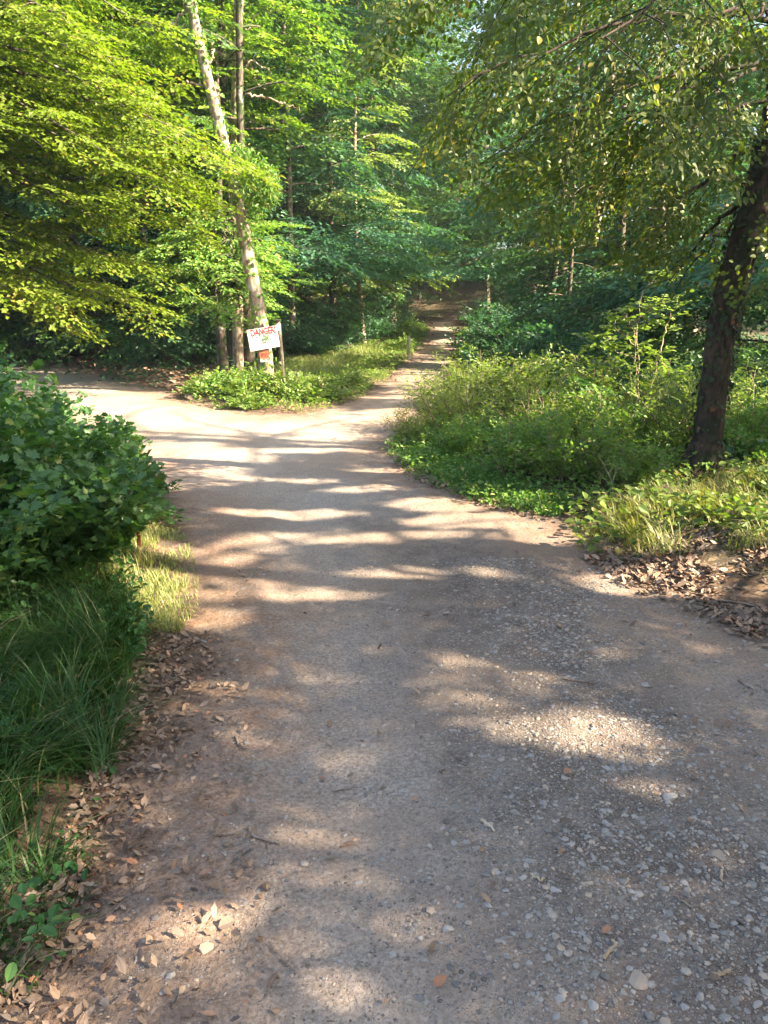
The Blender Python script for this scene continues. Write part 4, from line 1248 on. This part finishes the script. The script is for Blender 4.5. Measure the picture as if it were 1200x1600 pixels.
cover('undergrowth', [(300, 630), (400, 648), (480, 645), (560, 625), (645, 556), (650, 540), (620, 530), (440, 560), (300, 600)], 20000, .055, .16, 'thicket', 'low plants between the danger sign and the narrow path', rng, (1.5, .42), 'diamond')
cover('undergrowth', [(-220, 1600), (80, 1560), (200, 1150), (240, 1000), (200, 900), (0, 900), (-500, 1100)], 9000, .032, .20, 'hazel', 'small weeds between the grass of the left verge', rng, (3.0, .5))
cover('undergrowth', [(900, 870), (890, 810), (960, 780), (1100, 765), (1300, 770), (1330, 860), (1100, 890)], 2600, .06, .22, 'thicket', 'broad pale leaves on the right verge', rng, (2.5, .5))
cover('undergrowth', [(-200, 540), (300, 620), (440, 560), (640, 515), (430, 500), (0, 520)], 9000, .09, .25, 'cool', 'sparse low plants under the trees by the left fork', rng, (.7, .55), 'diamond')

# ------------------------------------------------------------------ dead leaves
def litter(name, q, size, label, rng, lift=.012):
    f_ = fbm(q[:, 0] * 3, q[:, 1] * 3, 321, 3); s_ = road_sd(q[:, 0], q[:, 1])
    if 'right verge' in label: q = q[rng.random(len(q)) < sstep(-.45, .6, s_ + (f_ - .5) * 1.3) * sstep(.35, .62, f_) * .75]
    n = len(q); z = H(q[:, 0], q[:, 1])
    P = np.stack([q[:, 0], q[:, 1], z + .004 + lift * rng.random(n)], 1)
    a = rng.random(n) * 2 * pi
    D = np.stack([np.cos(a), np.sin(a), .15 * rng.normal(size=n)], 1); N = np.stack([rng.normal(0, .5, n), rng.normal(0, .5, n), np.sign(rng.random(n) - .35)], 1)
    me = leaf_mesh(name, P, D, N, size * (.3 + 1.5 * rng.random(n) ** 2.2), 'dry', fold=.55, bend=-.42, rng=rng)
    return tag(link(name, me, M['litter']), label, kind='stuff')
rng = np.random.default_rng(80)
q = scatter_px([(-150, 1640), (520, 1640), (430, 1400), (400, 1200), (380, 1050), (340, 990), (215, 985), (150, 1200), (60, 1400)], 22000, rng)
e = (q[:, 0] - (-1.2 + .02 * q[:, 1])) ; q = q[rng.random(len(q)) < np.exp(-np.clip(q[:, 0] + 1.02 + .10 * (q[:, 1] - 1.5), 0, 9) / .20)]
litter('dead_leaves', q, .024, 'brown dead leaves along the left edge of the road', rng)
q = scatter_px([(900, 870), (960, 850), (1200, 850), (1350, 860), (1400, 1060), (1200, 1010), (1000, 930)], 26000, rng)
litter('dead_leaves', q, .034, 'orange-brown dead leaves on the right verge', rng)
q = scatter_px([(-300, 560), (30, 555), (200, 596), (300, 630), (330, 600), (430, 570), (200, 530), (0, 505), (-300, 500)], 9000, rng)
litter('dead_leaves', q, .11, 'dead leaves under the trees by the left fork', rng, .02)
q = scatter_px([(200, 1600), (1200, 1600), (1200, 1000), (900, 880), (350, 860), (330, 1100)], 260, rng)
litter('dead_leaves', q, .028, 'few dry leaf scraps scattered over the road', rng)
q = scatter_px([(600, 600), (760, 600), (800, 480), (620, 480)], 3000, rng)
q = q[road_sd(q[:, 0], q[:, 1]) > -.2]
litter('dead_leaves', q, .10, 'dead leaves beside the narrow path', rng)
q = scatter_px([(600, 705), (640, 748), (740, 790), (860, 822), (930, 870), (900, 860), (840, 800), (700, 750)], 900, rng)
litter('dead_leaves', q, .035, 'dead leaves along the foot of the thicket', rng)

# ------------------------------------------------------------------ stones and gravel
def stone_mat(name, a, b):
    t = NT(name); co = t.coord()
    n = t.noise(co, 40, 5); oi = t.n('ShaderNodeObjectInfo').outputs['Random']
    tint = t.attr('tint')
    f = t.math('FRACT', t.math('ADD', oi, tint))
    c = t.mix(f, a, b)
    c = t.mix(t.step(f, .8, .95), c, (.36, .28, .20))
    c = t.mix(t.math('MULTIPLY', t.step(n, .35, .65), .35), c, (.14, .12, .10))
    return t.finish(c, .8, n, .3, .003)
M['stone'] = stone_mat('stone', (.14, .128, .11), (.36, .34, .305))
M['gravel'] = stone_mat('gravel chips', (.10, .088, .072), (.36, .33, .285))
ico = None
def ico_verts(sub):
    import bmesh
    bm = bmesh.new(); bmesh.ops.create_icosphere(bm, subdivisions=sub, radius=1.0)
    V = np.array([v.co[:] for v in bm.verts]); Fc = np.array([[v.index for v in f.verts] for f in bm.faces]); bm.free()
    return V, Fc
IV1, IF1 = ico_verts(1); IV2, IF2 = ico_verts(2)
def stone_shape(rng, V, k=7):
    """cut the ball by random planes: an angular chip"""
    V = V.copy()
    for _ in range(k):
        n = unit(rng.normal(size=3)); d = .36 + .42 * rng.random()
        s = V @ n - d
        V -= np.where(s > 0, s, 0)[:, None] * n
    V *= np.array([1, .65 + .3 * rng.random(), .35 + .3 * rng.random()])
    return V
rng = np.random.default_rng(90)
STONES = []
for k in range(9):
    V = stone_shape(rng, IV2, 8); STONES.append(mesh_from('stone', V, [IF2], {'tint': np.full(len(IF2), rng.random())}))
    STONES[-1].materials.append(M['stone'])
def put_stone(px_, py_, wpx, label, k, group='loose stones on the road', rz=None, flat=1.0):
    p = G(px_, py_); d = np.linalg.norm(p - EYE); r = wpx / F * d / 2
    o = bpy.data.objects.new('stone', STONES[k % 9]); scene.collection.objects.link(o)
    o.location = (p[0], p[1], p[2] - r * .02); o.rotation_euler = (random.gauss(0, .12), random.gauss(0, .12), random.random() * 6.28 if rz is None else rz)
    o.scale = (r, r, r * flat)
    return tag(o, label, 'stone', group)
BIG = [(998, 1528, 40, 'large pale wedge-shaped stone at the bottom right of the road'), (1119, 1334, 30, 'pale pointed stone near the right edge'), (928, 1312, 24, 'round-topped stone in the middle of the loose gravel'),
       (893, 1321, 18, 'smaller stone left of the round-topped one'), (944, 1299, 22, 'white chip just above the round-topped stone'), (869, 1391, 20, 'blue-grey triangular stone in the gravel'), (970, 1348, 16, 'blue stone below the round-topped stone'),
       (974, 1377, 22, 'tan stone below the blue one'), (1037, 1464, 26, 'grey stone above the large wedge-shaped one'), (1079, 1460, 14, 'rounded blue-grey stone in a pair'), (1096, 1472, 16, 'right-hand stone of the rounded pair'), (1064, 1491, 12, 'small white pebble under the rounded pair'),
       (1048, 1247, 26, 'flat slate-blue stone right of the sunny patch'), (1077, 1234, 12, 'small blue-green stone beside the flat slate one'), (975, 1202, 22, 'pale stone at the lower edge of the sunny patch'), (955, 1198, 20, 'bluish stone beside the pale one under the sunny patch'),
       (881, 1215, 16, 'brown stone left of the sunny patch'), (1000, 1279, 18, 'white stone in the small lit spot'), (829, 1180, 14, 'tan stone in the sunny patch'), (780, 968, 12, 'dark lump alone in the middle of the road'), (468, 1157, 12, 'small blue-grey stone on the pale wheel track'),
       (395, 1252, 14, 'pale stone beside the curved twig'), (440, 1364, 18, 'brown stone on the left of the wheel track'), (406, 1390, 12, 'bluish stone left of the brown one'), (325, 1482, 34, 'large flat pinkish stone among dead leaves'), (385, 1162, 12, 'dark stone at the left road edge'),
       (780, 1470, 14, 'dark brown stone at the bottom of the gravel'), (877, 1486, 14, 'blue-grey stone left of the forked stick'), (849, 1482, 14, 'grey stone beside the blue-grey one'), (1070, 1575, 18, 'pale stone at the bottom right'), (960, 1565, 14, 'tan stone below the large wedge'),
       (798, 1245, 14, 'grey stone at the left of the gravel'), (1190, 1455, 18, 'stone cut by the right edge'), (1092, 1350, 18, 'low stone left of the pointed one'), (850, 1255, 16, 'dark stone above the triangular one'), (318, 1002, 16, 'grey stone in the leaf litter below the sunny grass'),
       (964, 1112, 10, 'small pebble above the sunny patch'), (1011, 1071, 20, 'flat pale stone flush with the road')]
for i, (a, b, w_, lab) in enumerate(BIG): put_stone(a, b, w_, lab, i, rz=None, flat=.9)
put_stone(197, 671, 20, 'grey boulder at the inner corner of the left fork', 3, 'stones by the fork', flat=1.2)
put_stone(170, 668, 14, 'smaller stone next to the boulder at the fork', 5, 'stones by the fork')
rg = random.Random(4); n_ = 0
while n_ < 250:
    px_ = 440 + 760 * rg.random(); py_ = 1120 + 470 * rg.random()
    cx = 760 + (py_ - 1200) * .45
    if rg.random() > math.exp(-((px_ - cx) / 190) ** 2) + .06: continue
    w_ = (5 + 13 * rg.random() ** 2.5) * (.75 + .5 * (py_ - 1120) / 470)
    nb = min(BIG, key=lambda b_: (b_[0] - px_) ** 2 + (b_[1] - py_) ** 2)
    way = ('left' if px_ < nb[0] else 'right') + ' of' if abs(px_ - nb[0]) > abs(py_ - nb[1]) else ('above' if py_ < nb[1] else 'below')
    lab = '%s %s the %s' % ('tiny stone' if w_ < 7 else 'small stone' if w_ < 11 else 'loose stone', way, nb[3])
    put_stone(px_, py_, w_, lab, rg.randrange(9), 'small loose stones'); n_ += 1

# gravel too fine to count
def gravel(name, q, size, label, rng):
    n = len(q); var = [stone_shape(rng, IV1, 5) for _ in range(12)]
    z = H(q[:, 0], q[:, 1]); who = rng.integers(0, 12, n); s = size * (.45 + .9 * rng.random(n) ** 2)
    Vs = np.stack(var)[who]                                 # n,42,3
    a = rng.random(n) * 2 * pi; c, s_ = np.cos(a), np.sin(a)
    X_ = Vs[:, :, 0] * c[:, None] - Vs[:, :, 1] * s_[:, None]; Y_ = Vs[:, :, 0] * s_[:, None] + Vs[:, :, 1] * c[:, None]
    V = np.stack([X_, Y_, Vs[:, :, 2]], -1) * s[:, None, None] + np.stack([q[:, 0], q[:, 1], z + s * .02], 1)[:, None]
    m = V.shape[1]; Fc = (IF1[None] + (np.arange(n) * m)[:, None, None]).reshape(-1, 3)
    me = mesh_from(name, V.reshape(-1, 3), [Fc], {'tint': np.repeat(rng.random(n), len(IF1))})
    return tag(link(name, me, M['gravel']), label, kind='stuff')
q = scatter_px([(200, 1640), (1400, 1640), (1400, 1000), (900, 880), (350, 870), (330, 1100), (200, 1400)], 60000, rng)
xc = .75 + .03 * q[:, 1]
dens = .16 + .84 * np.exp(-((q[:, 0] - xc) / .5) ** 2)
dens *= .45 + 1.1 * sstep(.35, .6, fbm(q[:, 0] * 3, q[:, 1] * 3, 91))
q = q[rng.random(len(q)) < dens]
gravel('gravel', q, .0058, 'loose grey gravel over the road', rng)
q2 = q[rng.random(len(q)) < .16 * (.4 + np.exp(-((q[:, 0] - .8 - .03 * q[:, 1]) / .45) ** 2))]
gravel('gravel', q2 + .01, .0125, 'larger chips of grey gravel over the road', rng)

# twigs, sticks, single leaves
def stick(pts, wpx, label, mat='twig', Z=.006):
    p0 = [G(a, b) for a, b in pts]; b = p0[0].copy()
    w = Soup(); p = np.array(p0) - b; p[:, 2] += Z; k = np.linspace(0, 1, 6 * len(pts)); q = interp(p, k); q += rng.normal(0, .0015, q.shape)
    r = wpx / F * np.linalg.norm(b - EYE) / 2; w.tube(q, np.linspace(r, r * .6, len(q)), 6)
    tag(link('stick', w.mesh('stick'), M[mat], loc=b), label, 'stick', 'twigs on the road')
stick([(942, 1500), (952, 1488), (962, 1478), (956, 1472)], 6, 'pale forked stick left of the wedge-shaped stone', 'stem')
stick([(388, 1295), (395, 1308), (415, 1315), (436, 1320)], 5, 'curved twig on the left side of the road')
stick([(368, 1152), (372, 1165), (385, 1172)], 4, 'small bent twig at the left road edge')
stick([(752, 1282), (772, 1300)], 6, 'short straight stick left of the gravel', 'stem')
stick([(1115, 1528), (1140, 1520)], 7, 'short pale stick at the lower right', 'stem')
stick([(420, 1475), (450, 1510), (460, 1520)], 3, 'thin dark twig below the sunny leaf patch')
stick([(330, 1310), (380, 1304)], 3, 'thin twig lying across the leaf litter')
stick([(1125, 1378), (1128, 1358)], 5, 'tiny pale stick below the pointed stone', 'stem')
stick([(520, 1240), (560, 1232)], 2, 'fine twig on the pale wheel track')
stick([(1052, 1400), (1080, 1420), (1095, 1418)], 3, 'thin bent twig right of the gravel')
stick([(880, 1062), (930, 1070)], 3, 'thin twig across the middle of the road')
stick([(1155, 1065), (1180, 1080)], 5, 'dark stick near the right edge')
stick([(828, 1368), (845, 1378), (850, 1372)], 4, 'curled pale twig above the triangular stone', 'stem')
stick([(1100, 935), (1190, 950)], 4, 'long twig in the leaf litter on the right verge')
def one_leaf(px_, py_, wpx, label, tint):
    p = G(px_, py_); s = wpx / F * np.linalg.norm(p - EYE)
    me = leaf_mesh('fallen_leaf', np.array([[-.5 * s, 0, .006]]), np.array([[1.0, .3, .1]]), np.array([[.1, -.3, 1.0]]), s, 'ovate', .6, -.5, np.array([tint]))
    tag(link('fallen_leaf', me, M['litter'], loc=p), label, 'leaf', 'single fallen leaves')
one_leaf(688, 1542, 20, 'curled orange leaf alone at the bottom centre of the road', .99)
one_leaf(355, 1452, 24, 'yellowish leaf above the flat pinkish stone', .8)
one_leaf(648, 1252, 9, 'tiny yellow leaf on the pale wheel track', .95)
one_leaf(948, 1460, 14, 'amber leaf at the end of the forked stick', .98)
one_leaf(605, 1222, 8, 'tiny pale leaf at the centre of the road', .85)
one_leaf(1040, 1130, 9, 'small brown leaf right of the sunny patch', .6)

# ------------------------------------------------------------------ sign, posts
def paint_mat(name, c, stain=None, rough=.4):
    t = NT(name); co = t.coord(); n = t.noise(co, 30, 4)
    cc = t.mix(t.math('MULTIPLY', t.step(n, .45, .75), .25), c, (.45, .42, .34))
    if stain:
        g_ = t.n('ShaderNodeTexGradient', gradient_type='SPHERICAL')
        mp = t.n('ShaderNodeMapping'); t.l(co, mp.inputs[0]); mp.inputs['Scale'].default_value = (9, 1, 9.0); mp.inputs['Location'].default_value = (-.25, 0, .15)
        t.l(mp.outputs[0], g_.inputs[0])
        f = t.math('MULTIPLY', g_.outputs['Fac'], t.step(t.noise(co, 22, 5), .35, .6))
        cc = t.mix(t.math('MULTIPLY', f, 2.2, True), cc, stain)
    return t.finish(cc, rough)
M['board'] = paint_mat('sign board white', (.46, .455, .43), (.06, .12, .03))
M['red'] = paint_mat('red lettering', (.50, .012, .015))
M['ink'] = paint_mat('faded ink', (.035, .035, .06))
M['orange'] = paint_mat('faded orange notice', (.42, .12, .05))
def box_mesh(name, sx, sy, sz, bev=.004):
    import bmesh
    bm = bmesh.new(); bmesh.ops.create_cube(bm, size=1.0)
    for v in bm.verts: v.co = Vector((v.co.x * sx, v.co.y * sy, v.co.z * sz))
    if bev: bmesh.ops.bevel(bm, geom=bm.edges[:], offset=bev, segments=1, affect='EDGES')
    me = bpy.data.meshes.new(name); bm.to_mesh(me); bm.free(); return me
YG = YS - .24
c4 = [at_y(a, b, YG) for a, b in ((389, 516), (431, 510), (434, 542), (393, 547))]
ctr = sum(c4) / 4
wd = 43.5 / F * YG / cos(R(22)); hd = 32 / F * YG
sign = empty('danger_sign', ctr)
roll = math.atan2((516 - 510), 42) ; sign.rotation_euler = (0, -roll, R(22))
bd = part('board', box_mesh('board', wd, .006, hd, .001), M['board'], sign)
def text_mesh(name, s, size, bold=0.0):
    cu = bpy.data.curves.new(name, 'FONT'); cu.body = s; cu.size = size; cu.align_x = 'CENTER'; cu.align_y = 'CENTER'; cu.extrude = .0006; cu.offset = bold
    o = bpy.data.objects.new(name, cu); scene.collection.objects.link(o)
    dg = bpy.context.evaluated_depsgraph_get(); me = bpy.data.meshes.new_from_object(o.evaluated_get(dg))
    bpy.data.objects.remove(o); bpy.data.curves.remove(cu)
    me.transform(Matrix.Rotation(pi / 2, 4, 'X')); return me
def lettering(s, size, x, z, mat, bold, wfit=None):
    me = text_mesh('lettering', s, size, bold)
    if wfit:
        xs = [v.co.x for v in me.vertices]; k = wfit / (max(xs) - min(xs)); me.transform(Matrix.Scale(k, 4, (1, 0, 0)))
    me.transform(Matrix.Translation((x, -.0045, z)))
    return part('lettering', me, M[mat], sign)
lettering('DANGER!', .15, .015, hd * .31, 'red', .007, wd * .84)
# the smaller lines are weathered beyond reading: broken strokes of ink
w = Soup(); rng = np.random.default_rng(95)
for li, (z0, x0, x1) in enumerate([(.10, -.15, .22), (.04, -.20, .16), (-.02, -.20, .20), (-.07, -.22, .22), (-.11, -.21, -.04), (-.12, .05, .18)]):
    x = x0
    while x < x1:
        l_ = .012 + .03 * rng.random(); hh = .007 + .006 * rng.random()
        zc = z0 * 1.0 + .004 * rng.normal()
        V = np.array([[x, -.005, zc - hh], [x + l_, -.005, zc - hh * .6], [x + l_, -.005, zc + hh], [x, -.005, zc + hh * .7]]); w.add(V, np.array([[0, 1, 2, 3]]))
        x += l_ + .005 + .008 * rng.random()
part('small_print', w.mesh('small_print', False), M['ink'], sign)
w = Soup()
for sx, sz in ((-1, 1), (1, 1), (-1, -1), (1, -1)):
    w.tube(np.array([[sx * (wd / 2 - .02), -.001, sz * (hd / 2 - .02)], [sx * (wd / 2 - .02), -.008, sz * (hd / 2 - .02)]]), .005, 8)
part('nails', w.mesh('nails'), M['wood'], sign)
tag(sign, 'white board with red DANGER! lettering nailed to the leaning tree', 'sign')
nc = at_y(413, 555, YS - .19)
note = empty('small_notice', nc, R(12))
note.rotation_euler = (0, -R(3), R(12))
part('panel', box_mesh('panel', .15, .005, .15, .001), M['orange'], note)
m_ = box_mesh('label_strip', .15, .004, .055, .001); m_.transform(Matrix.Translation((0, -.006, -.085))); part('label_strip', m_, M['board'], note)
w = Soup()
for k in range(5):
    x = -.055 + .024 * k; w.add(np.array([[x, -.0045, -.03], [x + .013, -.0045, -.03 + .01 * (k % 2)], [x + .013, -.0045, .04 - .015 * (k % 3)], [x, -.0045, .045]]), np.array([[0, 1, 2, 3]]))
part('faded_print', w.mesh('faded_print', False), M['red'], note)
tag(note, 'small faded orange notice with white strip under the danger sign', 'sign')

# leaning post beside the sign
pb = G(443, 592); 
pw = px_line([(443, 594, 0), (440, 560, 0), (437, 530, 0), (434, 500, 0)], YS + .1); o0 = pw[0].copy(); o0[2] = Hs(o0[0], o0[1]) - .1
post = empty('wooden_post', o0)
w = Soup(); pp = pw - o0; pp[0][2] = 0; w.tube(interp(pp, np.linspace(0, 1, 12)), .042, 8, wob=.1); 
V = interp(pp, np.array([1.0]))[0]
part('shaft', w.mesh('shaft'), M['wood'], post)
m_ = box_mesh('tag_plate', .07, .012, .12, .002); m_.transform(Matrix.Translation((V[0] + .02, V[1] - .055, V[2] - .12))); part('tag_plate', m_, M['board'], post)
m_ = box_mesh('post_cap', .10, .10, .02, .004); m_.transform(Matrix.Translation((V[0], V[1], V[2]))); part('post_cap', m_, M['wood'], post)
tag(post, 'slanting wooden post with a small grey plate right of the danger sign', 'post')
# stake at the path
kb = G(638, 562); stake = Soup(); hh = 34 / F * kb[1]
stake.tube(np.array([[0, 0, -.1], [0, 0, hh * .5], [.01, 0, hh], [.01, 0, hh + .03]]), np.array([.05, .05, .048, .015]), 7, wob=.1)
M['stakewood'] = bark_mat('pale stake timber', (.25, .22, .13), (.42, .38, .24))
tag(link('wooden_stake', stake.mesh('wooden_stake'), M['stakewood'], loc=kb), 'short pale wooden stake on the left of the narrow path', 'stake')

# roots, fallen trunk and bank at the far left
w = Soup(); b = G(60, 530)
for k in range(10):
    a = -1.2 + .35 * k; p = limb_path(rng, (0, 0, .7), (cos(a), -.4, .1 + .4 * rng.random()), 1.3 + rng.random(), 8, .22, .12); w.tube(p, np.linspace(.06, .015, 9), 6)
w.tube(np.array([[0, 0, 0], [0, .05, .8], [.1, .1, 2.2]]), np.array([.3, .24, .2]), 10, wob=.15)
tag(link('stump', w.mesh('stump'), M['twig'], loc=(b[0], b[1], b[2] - .1)), 'rooty brown stump on the bank at the far left', 'stump')
w = Soup(); p1 = G(-20, 528); p2 = G(66, 519); p2[2] += .25
w.tube(interp(np.array([p1, (p1 + p2) / 2 + [0, 0, .08], p2]) - p1, np.linspace(0, 1, 14)), np.linspace(.12, .07, 14), 9, wob=.12)
tag(link('fallen_log', w.mesh('fallen_log'), M['bark_pale'], loc=(p1[0], p1[1], p1[2] + .15)), 'pale fallen log lying on the bank at the far left', 'log')
put_stone(108, 549, 22, 'pale stone in the shade across the left fork', 2, 'stones across the fork')
put_stone(128, 547, 16, 'second pale stone in the shade across the left fork', 6, 'stones across the fork')
put_stone(92, 551, 12, 'smallest pale stone in the shade across the left fork', 4, 'stones across the fork')
print('leaves in crowns', sum(TREE_COUNT), 'objects', len(bpy.data.objects))

# ------------------------------------------------------------------ air
hz = bpy.data.meshes.new('haze')
import bmesh
bm = bmesh.new(); bmesh.ops.create_cube(bm, size=1.0)
for v in bm.verts: v.co = Vector((v.co.x * 900, v.co.y * 900, -3.5 + (v.co.z + .5) * 42))
bm.to_mesh(hz); bm.free()
hm, hn = new_mat('air')
pv = hn.nodes.new('ShaderNodeVolumePrincipled'); ho = hn.nodes.new('ShaderNodeOutputMaterial')
pv.inputs['Color'].default_value = (.80, .90, .95, 1); pv.inputs['Density'].default_value = .0007; pv.inputs['Anisotropy'].default_value = .2
hn.links.new(pv.outputs[0], ho.inputs['Volume'])
tag(link('haze', hz, hm), 'thin bluish haze in the air of the wood', kind='stuff')
